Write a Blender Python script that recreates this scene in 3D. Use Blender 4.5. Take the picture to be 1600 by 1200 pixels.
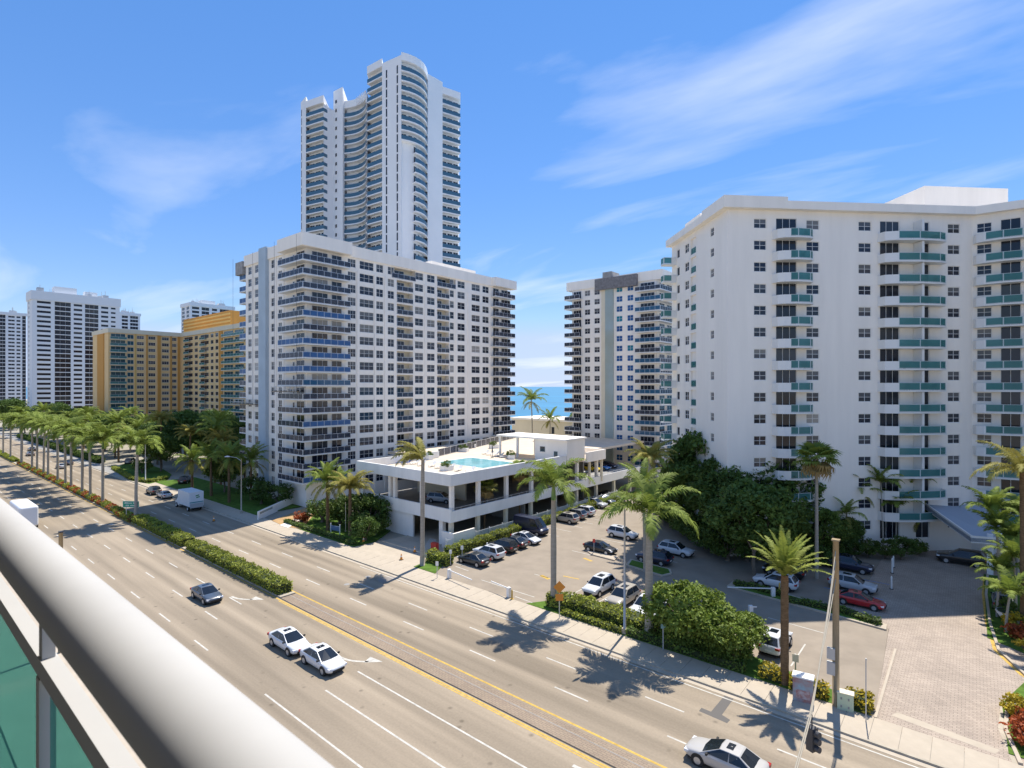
import bpy, math, random
import numpy as np
from mathutils import Vector, Matrix
R = math.radians
random.seed(7)
for o in list(bpy.data.objects): bpy.data.objects.remove(o)
S = bpy.context.scene
COL = S.collection
# ------------------------------------------------------------------ camera, sky, sun
CAMZ = 23.0; FPX = 855.; CX = 800.; CY = 604.
_a = math.atan2(1015, 855); CA, SA = math.cos(_a), math.sin(_a)   # street axes: X along the road, Y towards the sea
cam = bpy.data.objects.new('camera', bpy.data.cameras.new('camera')); COL.objects.link(cam)
cam.location = (0, 0, CAMZ); cam.rotation_euler = (R(90), 0, math.atan2(CA, SA))
cam.data.sensor_width = 36; cam.data.lens = 36*FPX/1600; cam.data.shift_y = 4/1600
cam.data.clip_start = .05; cam.data.clip_end = 60000
cam.data.dof.use_dof = True; cam.data.dof.focus_distance = 90; cam.data.dof.aperture_fstop = 8
S.camera = cam
SUN_EL = R(63.5); SUN_AZ = R(-10.5)
to_sun = Vector((math.sin(SUN_AZ)*math.cos(SUN_EL), math.cos(SUN_AZ)*math.cos(SUN_EL), math.sin(SUN_EL)))
sl = bpy.data.lights.new('sun', 'SUN'); sl.energy = 3.6; sl.angle = R(.53); sl.color = (1, .94, .84)
sun = bpy.data.objects.new('sun', sl); COL.objects.link(sun); sun.rotation_euler = to_sun.to_track_quat('Z', 'Y').to_euler()
sun.location = (0, 0, 200)
W = bpy.data.worlds.new('World'); S.world = W; W.use_nodes = True
nt = W.node_tree; nt.nodes.clear(); N = nt.nodes.new; L = nt.links.new
sky = N('ShaderNodeTexSky'); sky.sky_type = 'NISHITA'; sky.sun_disc = False; sky.sun_elevation = SUN_EL; sky.sun_rotation = SUN_AZ
sky.air_density = .85; sky.dust_density = .0; sky.ozone_density = 4.5; sky.altitude = 10
tc = N('ShaderNodeTexCoord'); sp = N('ShaderNodeSeparateXYZ'); L(tc.outputs['Generated'], sp.inputs[0])
zz = N('ShaderNodeMath'); zz.operation = 'MAXIMUM'; zz.inputs[1].default_value = 0.0; L(sp.outputs['Z'], zz.inputs[0])
za = N('ShaderNodeMath'); za.operation = 'ADD'; za.inputs[1].default_value = .12; L(zz.outputs[0], za.inputs[0])
dv = []
for ax in 'XY':
    d = N('ShaderNodeMath'); d.operation = 'DIVIDE'; L(sp.outputs[ax], d.inputs[0]); L(za.outputs[0], d.inputs[1]); dv.append(d)
cb = N('ShaderNodeCombineXYZ'); L(dv[0].outputs[0], cb.inputs[0]); L(dv[1].outputs[0], cb.inputs[1])
mp = N('ShaderNodeMapping'); mp.inputs['Rotation'].default_value = (0, 0, R(10)); mp.inputs['Scale'].default_value = (.5, 1.3, 1); mp.inputs['Location'].default_value = (1.3, 4.2, 0)
L(cb.outputs[0], mp.inputs[0])
nz = N('ShaderNodeTexNoise'); nz.inputs['Scale'].default_value = .95; nz.inputs['Detail'].default_value = 7; nz.inputs['Roughness'].default_value = .52; nz.inputs['Distortion'].default_value = .5
L(mp.outputs[0], nz.inputs['Vector'])
cr = N('ShaderNodeValToRGB'); cr.color_ramp.elements[0].position = .53; cr.color_ramp.elements[1].position = .82; cr.color_ramp.elements[1].color = (.72,)*3+(1,)
L(nz.outputs['Fac'], cr.inputs[0])
mx = N('ShaderNodeMix'); mx.data_type = 'RGBA'; L(cr.outputs[0], mx.inputs['Factor']); tn = N('ShaderNodeMix'); tn.data_type = 'RGBA'; tn.blend_type = 'MULTIPLY'; tn.inputs['Factor'].default_value = 1; gmn = N('ShaderNodeGamma'); gmn.inputs[1].default_value = .6; hsn = N('ShaderNodeHueSaturation'); hsn.inputs['Saturation'].default_value = 1.55; hsn.inputs['Value'].default_value = 1.33; L(sky.outputs[0], gmn.inputs[0]); L(gmn.outputs[0], hsn.inputs['Color']); L(hsn.outputs[0], tn.inputs['A']); tn.inputs['B'].default_value = (1.03, .9, 1.03, 1); dk = N('ShaderNodeMix'); dk.data_type = 'RGBA'; dk.blend_type = 'DARKEN'; dk.inputs['Factor'].default_value = .9; dk.inputs['B'].default_value = (2.2, 2.75, 3.8, 1); L(tn.outputs['Result'], dk.inputs['A']); L(dk.outputs['Result'], mx.inputs['A']); mx.inputs['B'].default_value = (4.5, 4.6, 4.85, 1)
bg = N('ShaderNodeBackground'); bg.inputs[1].default_value = .143; L(mx.outputs['Result'], bg.inputs[0])
wo = N('ShaderNodeOutputWorld'); L(bg.outputs[0], wo.inputs[0])
S.view_settings.view_transform = 'Standard'; S.view_settings.look = 'None'; S.view_settings.gamma = 1
S.view_settings.exposure = .9
# ------------------------------------------------------------------ pixel helpers (photo 1600x1200)
def G(px, py, z=0.):
    d = FPX*(CAMZ-z)/(py-CY); xc = (px-CX)/FPX*d
    return (SA*xc-CA*d, CA*xc+SA*d)
def onY(px, Y):
    d = Y/(CA*(px-CX)/FPX+SA); xc = (px-CX)/FPX*d
    return SA*xc-CA*d
def onX(px, X):
    d = X/(SA*(px-CX)/FPX-CA); xc = (px-CX)/FPX*d
    return CA*xc+SA*d
def depth(X, Y): return -CA*X+SA*Y
def zat(py, d): return CAMZ-(py-CY)/FPX*d
def atd(px, d):
    xc = (px-CX)/FPX*d
    return (SA*xc-CA*d, CA*xc+SA*d)
# ------------------------------------------------------------------ materials
MATS = {}
def mat(name, col, rough=.7, spec=.5, var=0., scale=1., metal=0., stretch=(1, 1, 1), rnd=0., bump=0., col2=None, detail=4, trans=0., coat=0.):
    if name in MATS: return MATS[name]
    m = bpy.data.materials.new(name); m.use_nodes = True; t = m.node_tree; b = t.nodes['Principled BSDF']; n = t.nodes.new; l = t.links.new
    b.inputs['Roughness'].default_value = rough; b.inputs['Specular IOR Level'].default_value = spec; b.inputs['Metallic'].default_value = metal
    if coat: b.inputs['Coat Weight'].default_value = coat; b.inputs['Coat Roughness'].default_value = .04
    c = tuple(col)+(1,); b.inputs['Base Color'].default_value = c; src = None
    if var or bump or col2:
        tcn = n('ShaderNodeTexCoord'); mpn = n('ShaderNodeMapping'); mpn.inputs['Scale'].default_value = stretch; l(tcn.outputs['Object'], mpn.inputs[0])
        no = n('ShaderNodeTexNoise'); no.inputs['Scale'].default_value = scale; no.inputs['Detail'].default_value = detail; no.inputs['Roughness'].default_value = .62; l(mpn.outputs[0], no.inputs['Vector'])
        rp = n('ShaderNodeValToRGB'); rp.color_ramp.elements[0].position = .3; rp.color_ramp.elements[1].position = .7
        c2 = tuple(col2) if col2 else tuple(min(1, x*(1+var)) for x in col); c1 = tuple(col) if col2 else tuple(x*(1-var) for x in col)
        rp.color_ramp.elements[0].color = c1+(1,); rp.color_ramp.elements[1].color = c2+(1,); l(no.outputs['Fac'], rp.inputs[0]); src = rp.outputs[0]
        if bump:
            bp = n('ShaderNodeBump'); bp.inputs['Strength'].default_value = bump; bp.inputs['Distance'].default_value = .05; l(no.outputs['Fac'], bp.inputs['Height']); l(bp.outputs[0], b.inputs['Normal'])
    if rnd:
        oi = n('ShaderNodeObjectInfo'); hs = n('ShaderNodeHueSaturation'); mr = n('ShaderNodeMapRange'); mr.inputs['To Min'].default_value = 1-rnd; mr.inputs['To Max'].default_value = 1+rnd
        l(oi.outputs['Random'], mr.inputs['Value']); l(mr.outputs[0], hs.inputs['Value'])
        if src: l(src, hs.inputs['Color'])
        else: hs.inputs['Color'].default_value = c
        src = hs.outputs[0]
    if src: l(src, b.inputs['Base Color'])
    if trans:
        tr = n('ShaderNodeBsdfTranslucent'); ms = n('ShaderNodeMixShader'); ms.inputs[0].default_value = trans
        if src: l(src, tr.inputs[0])
        else: tr.inputs[0].default_value = c
        l(b.outputs[0], ms.inputs[1]); l(tr.outputs[0], ms.inputs[2]); l(ms.outputs[0], t.nodes['Material Output'].inputs[0])
    MATS[name] = m; return m
def glassmat(name, tint, clear, rough=.08):
    m = bpy.data.materials.new(name); m.use_nodes = True; t = m.node_tree; b = t.nodes['Principled BSDF']; b.inputs['Base Color'].default_value = tuple(tint)+(1,); b.inputs['Roughness'].default_value = rough
    tr = t.nodes.new('ShaderNodeBsdfTransparent'); tr.inputs[0].default_value = tuple(min(1, .35+x*.9) for x in tint)+(1,)
    ms = t.nodes.new('ShaderNodeMixShader'); ms.inputs[0].default_value = clear
    t.links.new(b.outputs[0], ms.inputs[1]); t.links.new(tr.outputs[0], ms.inputs[2]); t.links.new(ms.outputs[0], t.nodes['Material Output'].inputs[0])
    MATS[name] = m; return m
def windowglass(name, stops, rough=.07):
    m = bpy.data.materials.new(name); m.use_nodes = True; t = m.node_tree; b = t.nodes['Principled BSDF']
    oi = t.nodes.new('ShaderNodeObjectInfo'); rp = t.nodes.new('ShaderNodeValToRGB'); rp.color_ramp.interpolation = 'CONSTANT'
    e = rp.color_ramp.elements; e[0].position = 0; e[0].color = tuple(stops[0][1])+(1,); e[1].position = stops[1][0]; e[1].color = tuple(stops[1][1])+(1,)
    for p, c in stops[2:]: k = e.new(p); k.color = tuple(c)+(1,)
    t.links.new(oi.outputs['Random'], rp.inputs[0]); t.links.new(rp.outputs[0], b.inputs['Base Color']); b.inputs['Roughness'].default_value = rough
    MATS[name] = m; return m
white = mat('white_stucco', (.76, .76, .74), .85, .2, .05, .25, stretch=(1, 1, .3), detail=6)
white2 = mat('white_stucco_clean', (.915, .85, .76), .85, .2, .05, .5, stretch=(1, 1, .12), detail=7)
offw = mat('white_paint', (.78, .77, .74), .5)
cream = mat('cream_stucco', (.74, .66, .5), .85, .2, .05, .3)
tower_w = mat('tower_white', (.80, .81, .82), .8, .2, .03, .1)
bluegrey = mat('bluegrey_panel', (.42, .5, .56), .75, .3, .08, .3)
yellow = mat('yellow_stucco', (.72, .47, .16), .85, .2, .05, .2)
yellow_l = mat('pale_yellow_stucco', (.8, .56, .28), .85, .2, .05, .2)
orange_st = mat('ochre_stucco', (.62, .31, .08), .85, .2, .05, .2)
conc = mat('concrete', (.45, .385, .3), .9, .2, .1, .6, detail=8, bump=.1)
conc_d = mat('concrete_dark', (.3, .29, .27), .9, .2, .15, .5)
kerbm = mat('kerb_concrete', (.42, .37, .29), .9, .2, .16, 1.2)
alum = mat('aluminium', (.72, .73, .74), .4, metal=.3)
steel = mat('galvanised_steel', (.5, .51, .52), .5, metal=.5)
darkm = mat('dark_metal', (.05, .05, .055), .5)
black = mat('black_rubber', (.02, .02, .02), .8)
wood = mat('weathered_pole_wood', (.33, .25, .15), .9, .1, .25, 2, stretch=(4, 4, .3))
redp = mat('red_plastic', (.6, .05, .03), .5)
orangep = mat('orange_sign', (.75, .27, .03), .6)
yel_paint = mat('yellow_road_paint', (.52, .34, .08), .8, .2, .25, 3)
wht_paint = mat('white_road_paint', (.5, .475, .42), .8, .2, .22, 2.5)
blue_paint = mat('blue_road_paint', (.06, .2, .5), .8)
green_sign = mat('green_sign', (.0, .3, .17), .5)
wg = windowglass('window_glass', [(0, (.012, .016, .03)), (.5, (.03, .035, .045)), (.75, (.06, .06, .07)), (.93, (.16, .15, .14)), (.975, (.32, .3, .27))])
wgu = windowglass('window_glass_upper', [(0, (.012, .016, .03)), (.25, (.04, .045, .055)), (.5, (.09, .095, .1)), (.72, (.13, .13, .13)), (.9, (.2, .19, .17)), (.975, (.34, .32, .29))])  # lighter upper panes: blinds, plus sky reflected in screens put into the colour
wgb = windowglass('window_glass_film', [(0, (.01, .09, .27)), (.5, (.012, .1, .3)), (.9, (.0, .2, .3))])
wgd = windowglass('window_glass_dark', [(0, (.01, .013, .022)), (.5, (.015, .02, .03)), (.85, (.04, .045, .05))])
wgt = windowglass('window_glass_teal', [(0, (.01, .06, .08)), (.5, (.015, .08, .1)), (.85, (.05, .1, .1))])
grey_glass = glassmat('grey_rail_glass', (.07, .085, .12), .4)
blue_film = mat('blue_rail_film', (.025, .1, .25), .45, var=.2, scale=.4)
blue_glass = glassmat('blue_rail_glass', (.03, .13, .24), .25)
teal_glass = glassmat('teal_rail_glass', (.1, .31, .3), .52)
near_glass = glassmat('teal_balcony_glass', (.12, .5, .46), .6, .2)
car_glass = mat('car_glass', (.012, .016, .022), .06, .6)
leaf_hedge = mat('hedge_leaves', (.29, .32, .045), .6, .3, .35, .8, rnd=.1, trans=.25)
leaf_bush = mat('bush_leaves', (.19, .255, .04), .6, .3, .35, .8, rnd=.1, trans=.25)
leaf_dark = mat('dark_tree_leaves', (.095, .155, .03), .6, .3, .35, .6, rnd=.12, trans=.25)
leaf_mid = mat('mid_tree_leaves', (.12, .18, .03), .6, .3, .35, .6, rnd=.12, trans=.25)
leaf_yel = mat('yellow_croton_leaves', (.46, .36, .03), .6, .3, .35, 1.5, trans=.25)
leaf_red = mat('red_flower_leaves', (.42, .1, .03), .6, .3, .4, 1.5, trans=.25)
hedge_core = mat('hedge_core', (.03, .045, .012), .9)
frond_g = mat('palm_frond_green', (.2, .255, .045), .68, .22, .25, .5, rnd=.2, trans=.28)
frond_y = mat('palm_frond_olive', (.29, .26, .06), .68, .22, .25, .5, rnd=.2, trans=.28)
frond_d = mat('date_frond', (.27, .31, .06), .68, .22, .25, .5, rnd=.2, trans=.28)
frond_dry = mat('palm_frond_dry', (.34, .23, .08), .7, .2, .25, .5, rnd=.2, trans=.2)
shaft_g = mat('palm_crownshaft', (.2, .29, .07), .5)
trunk_grey = mat('royal_palm_trunk', (.36, .32, .26), .9, .1, .15, 1.2, stretch=(1, 1, 5))
trunk_brown = mat('brown_palm_trunk', (.17, .11, .06), .95, .1, .35, 3, stretch=(1, 1, 3), bump=.4)
bark = mat('tree_bark', (.19, .15, .11), .95, .1, .25, 3)
grassm = mat('lawn_grass', (.085, .15, .025), .9, .1, .3, 1.2)
dirtm = mat('bare_soil', (.42, .27, .13), .95, .1, .2, .8)
# ------------------------------------------------------------------ mesh helpers
class MB:
    def __init__(s): s.v = []; s.f = []; s.m = []
    def add(s, vs, fs, m=0):
        k = len(s.v); s.v += [tuple(v) for v in vs]; s.f += [tuple(i+k for i in f) for f in fs]; s.m += [m]*len(fs)
    def quad(s, a, b, c, d, m=0): s.add([a, b, c, d], [(0, 1, 2, 3)], m)
    def box(s, x0, y0, z0, x1, y1, z1, m=0):
        s.add([(x0, y0, z0), (x1, y0, z0), (x1, y1, z0), (x0, y1, z0), (x0, y0, z1), (x1, y0, z1), (x1, y1, z1), (x0, y1, z1)],
              [(3, 2, 1, 0), (4, 5, 6, 7), (0, 1, 5, 4), (1, 2, 6, 5), (2, 3, 7, 6), (3, 0, 4, 7)], m)
    def prism(s, poly, z0, z1, m=0, bottom=True):
        n = len(poly); ar = sum(poly[i][0]*poly[(i+1) % n][1]-poly[(i+1) % n][0]*poly[i][1] for i in range(n))
        if ar < 0: poly = poly[::-1]
        fs = [tuple(range(n, 2*n))]+[(i, (i+1) % n, n+(i+1) % n, n+i) for i in range(n)]
        if bottom: fs.append(tuple(range(n-1, -1, -1)))
        s.add([(x, y, z0) for x, y in poly]+[(x, y, z1) for x, y in poly], fs, m)
    def tube(s, pts, rs, n=8, m=0, cap=True):
        pts = [Vector(p) for p in pts]
        if not isinstance(rs, (list, tuple)): rs = [rs]*len(pts)
        vs = []; fs = []
        for i, p in enumerate(pts):
            t = (pts[min(i+1, len(pts)-1)]-pts[max(i-1, 0)]).normalized(); u = t.cross(Vector((0, 0, 1)) if abs(t.z) < .9 else Vector((1, 0, 0))).normalized(); w = t.cross(u)
            vs += [p+(u*math.cos(2*math.pi*k/n)+w*math.sin(2*math.pi*k/n))*rs[i] for k in range(n)]
        for i in range(len(pts)-1):
            fs += [(i*n+k, i*n+(k+1) % n, (i+1)*n+(k+1) % n, (i+1)*n+k) for k in range(n)]
        if cap: fs += [tuple(range(n)), tuple((len(pts)-1)*n+k for k in range(n-1, -1, -1))]
        s.add(vs, fs, m)
    def mesh(s, name, mats, smooth=False):
        me = bpy.data.meshes.new(name); me.from_pydata(s.v, [], s.f)
        for x in (mats if isinstance(mats, (list, tuple)) else [mats]): me.materials.append(x)
        me.polygons.foreach_set('material_index', s.m)
        if smooth: me.polygons.foreach_set('use_smooth', [True]*len(s.f))
        me.update(); return me
    def build(s, name, mats, parent=None, smooth=False, **k): return link(name, s.mesh(name, mats, smooth), parent, **k)
def link(name, data, parent=None, loc=(0, 0, 0), rz=0, rot=None, sc=None):
    o = bpy.data.objects.new(name, data); COL.objects.link(o); o.parent = parent; o.location = loc
    o.rotation_euler = rot if rot else (0, 0, rz)
    if sc: o.scale = sc if isinstance(sc, (tuple, list)) else (sc,)*3
    return o
def tag(o, label, cat=None, group=None, kind=None):
    if label: o['label'] = label
    if cat: o['category'] = cat
    if group: o['group'] = group
    if kind: o['kind'] = kind
    return o
def thing(name, label, cat, loc=(0, 0, 0), rz=0, group=None): return tag(link(name, None, None, loc, rz), label, cat, group)
def struct(name, o, label=None): o.name = name; o['kind'] = 'structure'; return o
def dup(root, loc, rz=None, label=None, group=None, sc=None):
    def cp(o, par):
        c = o.copy(); COL.objects.link(c); c.parent = par
        for ch in o.children: cp(ch, c)
        return c
    r = cp(root, None); r.location = loc
    if rz is not None: r.rotation_euler = (0, 0, rz)
    if label: r['label'] = label
    if group: r['group'] = group
    if sc: r.scale = (sc,)*3
    return r
# ------------------------------------------------------------------ ground, road, sea
def sheet(name, poly, z, m, kind='structure', parent=None, th=0):
    b = MB()
    if th: b.prism(poly, z-th, z, 0)
    else:
        n = len(poly); ar = sum(poly[i][0]*poly[(i+1) % n][1]-poly[(i+1) % n][0]*poly[i][1] for i in range(n))
        b.add([(x, y, z) for x, y in (poly if ar > 0 else poly[::-1])], [tuple(range(n))])
    o = b.build(name, m, parent)
    if not parent and kind: o['kind'] = kind
    return o
def rect(x0, y0, x1, y1): return [(x0, y0), (x1, y0), (x1, y1), (x0, y1)]
def roadmat():
    m = bpy.data.materials.new('road_asphalt'); m.use_nodes = True; t = m.node_tree; b = t.nodes['Principled BSDF']; n = t.nodes.new; l = t.links.new
    c = n('ShaderNodeTexCoord'); outs = []
    for sc, stv, lo, hi in ((.55, (.03, 1, 1), .66, 1.14), (.12, (.35, 1, 1), .88, 1.1), (6, (1, 1, 1), .93, 1.06)):
        mpn = n('ShaderNodeMapping'); mpn.inputs['Scale'].default_value = stv; l(c.outputs['Object'], mpn.inputs[0]); no = n('ShaderNodeTexNoise'); no.inputs['Scale'].default_value = sc; no.inputs['Detail'].default_value = 6; l(mpn.outputs[0], no.inputs['Vector'])
        mr = n('ShaderNodeMapRange'); mr.inputs['From Min'].default_value = .3; mr.inputs['From Max'].default_value = .7; mr.inputs['To Min'].default_value = lo; mr.inputs['To Max'].default_value = hi; l(no.outputs['Fac'], mr.inputs[0]); outs.append(mr)
    a = n('ShaderNodeMath'); a.operation = 'MULTIPLY'; l(outs[0].outputs[0], a.inputs[0]); l(outs[1].outputs[0], a.inputs[1])
    a2 = n('ShaderNodeMath'); a2.operation = 'MULTIPLY'; l(a.outputs[0], a2.inputs[0]); l(outs[2].outputs[0], a2.inputs[1])
    v = n('ShaderNodeTexVoronoi'); v.inputs['Scale'].default_value = .55; l(c.outputs['Object'], v.inputs['Vector'])       # oil spots
    vr = n('ShaderNodeMapRange'); vr.inputs['From Min'].default_value = .03; vr.inputs['From Max'].default_value = .13; vr.inputs['To Min'].default_value = .6; l(v.outputs['Distance'], vr.inputs[0])
    sx_ = n('ShaderNodeSeparateXYZ'); l(c.outputs['Object'], sx_.inputs[0]); w1 = n('ShaderNodeMath'); w1.operation = 'MULTIPLY'; w1.inputs[1].default_value = 2*math.pi/1.6; l(sx_.outputs['Y'], w1.inputs[0]); w2 = n('ShaderNodeMath'); w2.operation = 'SINE'; l(w1.outputs[0], w2.inputs[0])
    w3 = n('ShaderNodeMath'); w3.operation = 'MULTIPLY_ADD'; w3.inputs[1].default_value = .05; w3.inputs[2].default_value = .98; l(w2.outputs[0], w3.inputs[0]); w4 = n('ShaderNodeMath'); w4.operation = 'MULTIPLY'; l(vr.outputs[0], w4.inputs[0]); l(w3.outputs[0], w4.inputs[1])
    nc = n('ShaderNodeTexNoise'); nc.inputs['Scale'].default_value = .9; nc.inputs['Detail'].default_value = 9; nc.inputs['Roughness'].default_value = .7; l(c.outputs['Object'], nc.inputs['Vector']); cm = n('ShaderNodeMapRange'); cm.inputs['From Min'].default_value = .62; cm.inputs['From Max'].default_value = .72; cm.inputs['To Min'].default_value = 1; cm.inputs['To Max'].default_value = .78; l(nc.outputs['Fac'], cm.inputs[0]); w5 = n('ShaderNodeMath'); w5.operation = 'MULTIPLY'; l(w4.outputs[0], w5.inputs[0]); l(cm.outputs[0], w5.inputs[1])
    a3 = n('ShaderNodeMath'); a3.operation = 'MULTIPLY'; l(a2.outputs[0], a3.inputs[0]); l(w5.outputs[0], a3.inputs[1])
    hs = n('ShaderNodeMix'); hs.data_type = 'RGBA'; hs.blend_type = 'MULTIPLY'; hs.inputs['Factor'].default_value = 1; hs.inputs['A'].default_value = (.325, .266, .195, 1); l(a3.outputs[0], hs.inputs['B']); l(hs.outputs['Result'], b.inputs['Base Color'])
    b.inputs['Roughness'].default_value = .9; b.inputs['Specular IOR Level'].default_value = .2; return m
road_m = roadmat()
lot_m = mat('lot_asphalt', (.285, .238, .185), .9, .2, .13, .35, detail=8)
def brickmat(name, c1, c2, mortar, scale):
    m = bpy.data.materials.new(name); m.use_nodes = True; t = m.node_tree; b = t.nodes['Principled BSDF']; n = t.nodes.new; l = t.links.new
    c = n('ShaderNodeTexCoord'); br = n('ShaderNodeTexBrick'); br.inputs['Scale'].default_value = scale; br.inputs['Color1'].default_value = c1+(1,); br.inputs['Color2'].default_value = c2+(1,); br.inputs['Mortar'].default_value = mortar+(1,)
    br.inputs['Mortar Size'].default_value = .018; l(c.outputs['Object'], br.inputs['Vector']); no = n('ShaderNodeTexNoise'); no.inputs['Scale'].default_value = .35; no.inputs['Detail'].default_value = 5; l(c.outputs['Object'], no.inputs['Vector'])
    mr = n('ShaderNodeMapRange'); mr.inputs['To Min'].default_value = .75; mr.inputs['To Max'].default_value = 1.22; l(no.outputs['Fac'], mr.inputs[0]); x = n('ShaderNodeMix'); x.data_type = 'RGBA'; x.blend_type = 'MULTIPLY'; x.inputs['Factor'].default_value = 1; l(br.outputs['Color'], x.inputs['A']); l(mr.outputs[0], x.inputs['B']); l(x.outputs['Result'], b.inputs['Base Color']); b.inputs['Roughness'].default_value = .9; return m
paver_m = brickmat('driveway_pavers', (.42, .34, .27), (.34, .275, .22), (.19, .155, .12), 1.2)
medbrick_m = brickmat('median_pavers', (.3, .23, .16), (.26, .195, .14), (.15, .12, .09), 1.4)
sheet('ground', rect(-4000, -400, 1500, 185), -.03, mat('sandy_ground', (.33, .3, .24), .95, .1, .12, .05))
wm = mat('sea_water', (.008, .19, .34), .28, .3, .25, .012, stretch=(.4, 1, 1)); 
sheet('sea', rect(-40000, 184, 40000, 45000), -1.2, wm)
sheet('beach', [(-4000, 170), (1500, 170), (1500, 196), (-4000, 196)], -.4, mat('beach_sand', (.6, .52, .4), .95))
sheet('road', rect(-1500, 12.6, 250, 41.8), 0, road_m)
sheet('near_pavement', rect(-600, 6, 250, 12.6), .13, conc, th=.2)
# markings
def dashes(Y, x0, x1, ln, gap, ph=0.):
    b = MB(); x = x0+ph
    while x < x1: b.add([(x, Y-.07, .005), (x+ln, Y-.07, .005), (x+ln, Y+.07, .005), (x, Y+.07, .005)], [(0, 1, 2, 3)]); x += ln+gap
    return b
mk = sheet('lane_markings', rect(-38, 25.7, 30, 25.84), .005, wht_paint)      # solid turn-lane line
for Y, ph in ((16.2, 0), (19.4, 2), (22.6, 5)):
    dashes(Y, -420, -52, 3.0, 6.1, ph).build('lane_dashes', wht_paint, mk)
for Y, xs in ((22.6, -37.5), (19.4, -40.5), (16.2, -43)):
    sheet('stop_lane_line', rect(xs, Y-.07, 30, Y+.07), .005, wht_paint, parent=mk)
dashes(25.8, -420, -55, 3.0, 6.1, 3).build('lane_dashes', wht_paint, mk)
dashes(34.15, -420, 20, 3.0, 6.1, 4.2).build('lane_dashes', wht_paint, mk); dashes(37.4, -420, 20, 3.0, 6.1, 1.0).build('lane_dashes', wht_paint, mk)
sheet('edge_line', rect(-60, 40.95, 20, 41.07), .005, wht_paint, parent=mk)
for Y in (29.0, 31.2): sheet('yellow_line', rect(-600, Y-.09, 60, Y+.09), .005, yel_paint, parent=mk)
sheet('yellow_line', rect(-57, 28.72, 60, 28.84), .005, yel_paint, parent=mk)
def arrow(x, y, s=1.):
    b = MB(); pts = []
    for k in range(9):
        t = k/8; pts.append((x+t*2.6*s, y+(t**2.2)*1.1*s))
    for (x0, y0), (x1, y1) in zip(pts, pts[1:]): b.add([(x0, y0-.13, .006), (x1, y1-.13, .006), (x1, y1+.13, .006), (x0, y0+.13, .006)], [(0, 1, 2, 3)])
    hx, hy = pts[-1]; b.add([(hx-.15, hy-.35, .006), (hx+.95, hy+.75, .006), (hx-.55, hy+.6, .006)], [(0, 1, 2)])
    return b.build('turn_arrow', wht_paint, mk)
ax, ay = G(362, 932); arrow(ax, ay); ax, ay = G(530, 1026); arrow(ax, ay); ax, ay = G(895, 1196); arrow(ax, ay); ax, ay = G(150, 818); arrow(ax, ay)
patch = mat('fresh_asphalt_patch', (.12, .11, .1), .9)
q = [G(1132, 1087), G(1146, 1092), G(1128, 1117), G(1141, 1125), G(1136, 1130), G(1092, 1111), G(1096, 1106), G(1111, 1112)]
sheet('asphalt_patch', q, .004, patch, parent=mk)
q = [G(588, 905), G(640, 893), G(644, 898), G(596, 911)]; sheet('asphalt_patch', q, .004, mat('old_patch', (.24, .21, .18), .9), parent=mk)
for px, py in ((575, 901), (542, 913), (602, 859), (846, 1135)):
    x, y = G(px, py); sheet('manhole', [(x+.35*math.cos(a*.785), y+.35*math.sin(a*.785)) for a in range(8)], .006, conc_d, parent=mk)
# median
med = sheet('median', rect(-600, 29.25, -57.5, 30.95), .15, kerbm, th=.2)
sheet('median_strip', rect(-57.5, 29.3, 60, 30.9), .02, medbrick_m, th=.06)
sheet('median_joint', rect(-57.5, 29.18, 60, 29.28), .006, black, parent=mk)
b = MB(); b.box(-57.5, 30.3, .02, 60, 30.36, .03); b.build('median_groove', conc_d, mk)
# far kerb and sidewalk
sw = tag(link('sidewalk', None), None, kind='structure')
kb = MB(); kb.box(-600, 41.8, -.1, 60, 42.0, .14); kb.build('kerb', kerbm, sw)
gm = MB(); gm.box(-600, 41.35, -.02, 60, 41.8, .012); gm.build('gutter', conc, sw)
sm = MB(); sm.box(0, 0, -.1, 1.58, 3.05, 0); slab = sm.mesh('slab', conc)
x = -170.
while x < 40:
    link('slab', slab, sw, (x, 42.0, .135+random.uniform(-.004, .004))); x += 1.6
b = MB(); b.box(-600, 42.0, -.1, -170, 45.05, .13); b.box(-170, 42, -.1, 40, 45.05, .09); b.build('sidewalk_bed', conc_d, sw)
# driveways and lots
sheet('parking_lot', [(-53.6, 45.06), (-5.2, 45.06), (-6.1, 62.5), (-9.5, 64), (-9, 120), (-53.6, 120)], .1, lot_m, th=.2)
sheet('paver_driveway', [(-5.17, 44.4), (9, 44.4), (9, 120), (-8.98, 120), (-9.48, 64), (-6.08, 62.5)], .106, paver_m, th=.2)
b = MB(); b.box(-5.25, 45.1, .1, -5.07, 58, .16); tag(b.build('flush_kerb', conc), 'straight pale flush kerb between parking lot and paved driveway', 'kerb')
sheet('paver_band', [G(1392, 1118, .1), G(1402, 1113, .1), G(1563, 1172, .1), G(1555, 1178, .1)], .111, conc, parent=mk)
sheet('garage_driveway', [(-67.6, 45.06), (-54.4, 45.06), (-56, 60), (-66, 60)], .1, conc, th=.2)
sheet('service_court', rect(-60, 100, -9, 160), .05, mat('court_pavers', (.2, .15, .12), .9, .2, .15, .5), th=.1)
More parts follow.
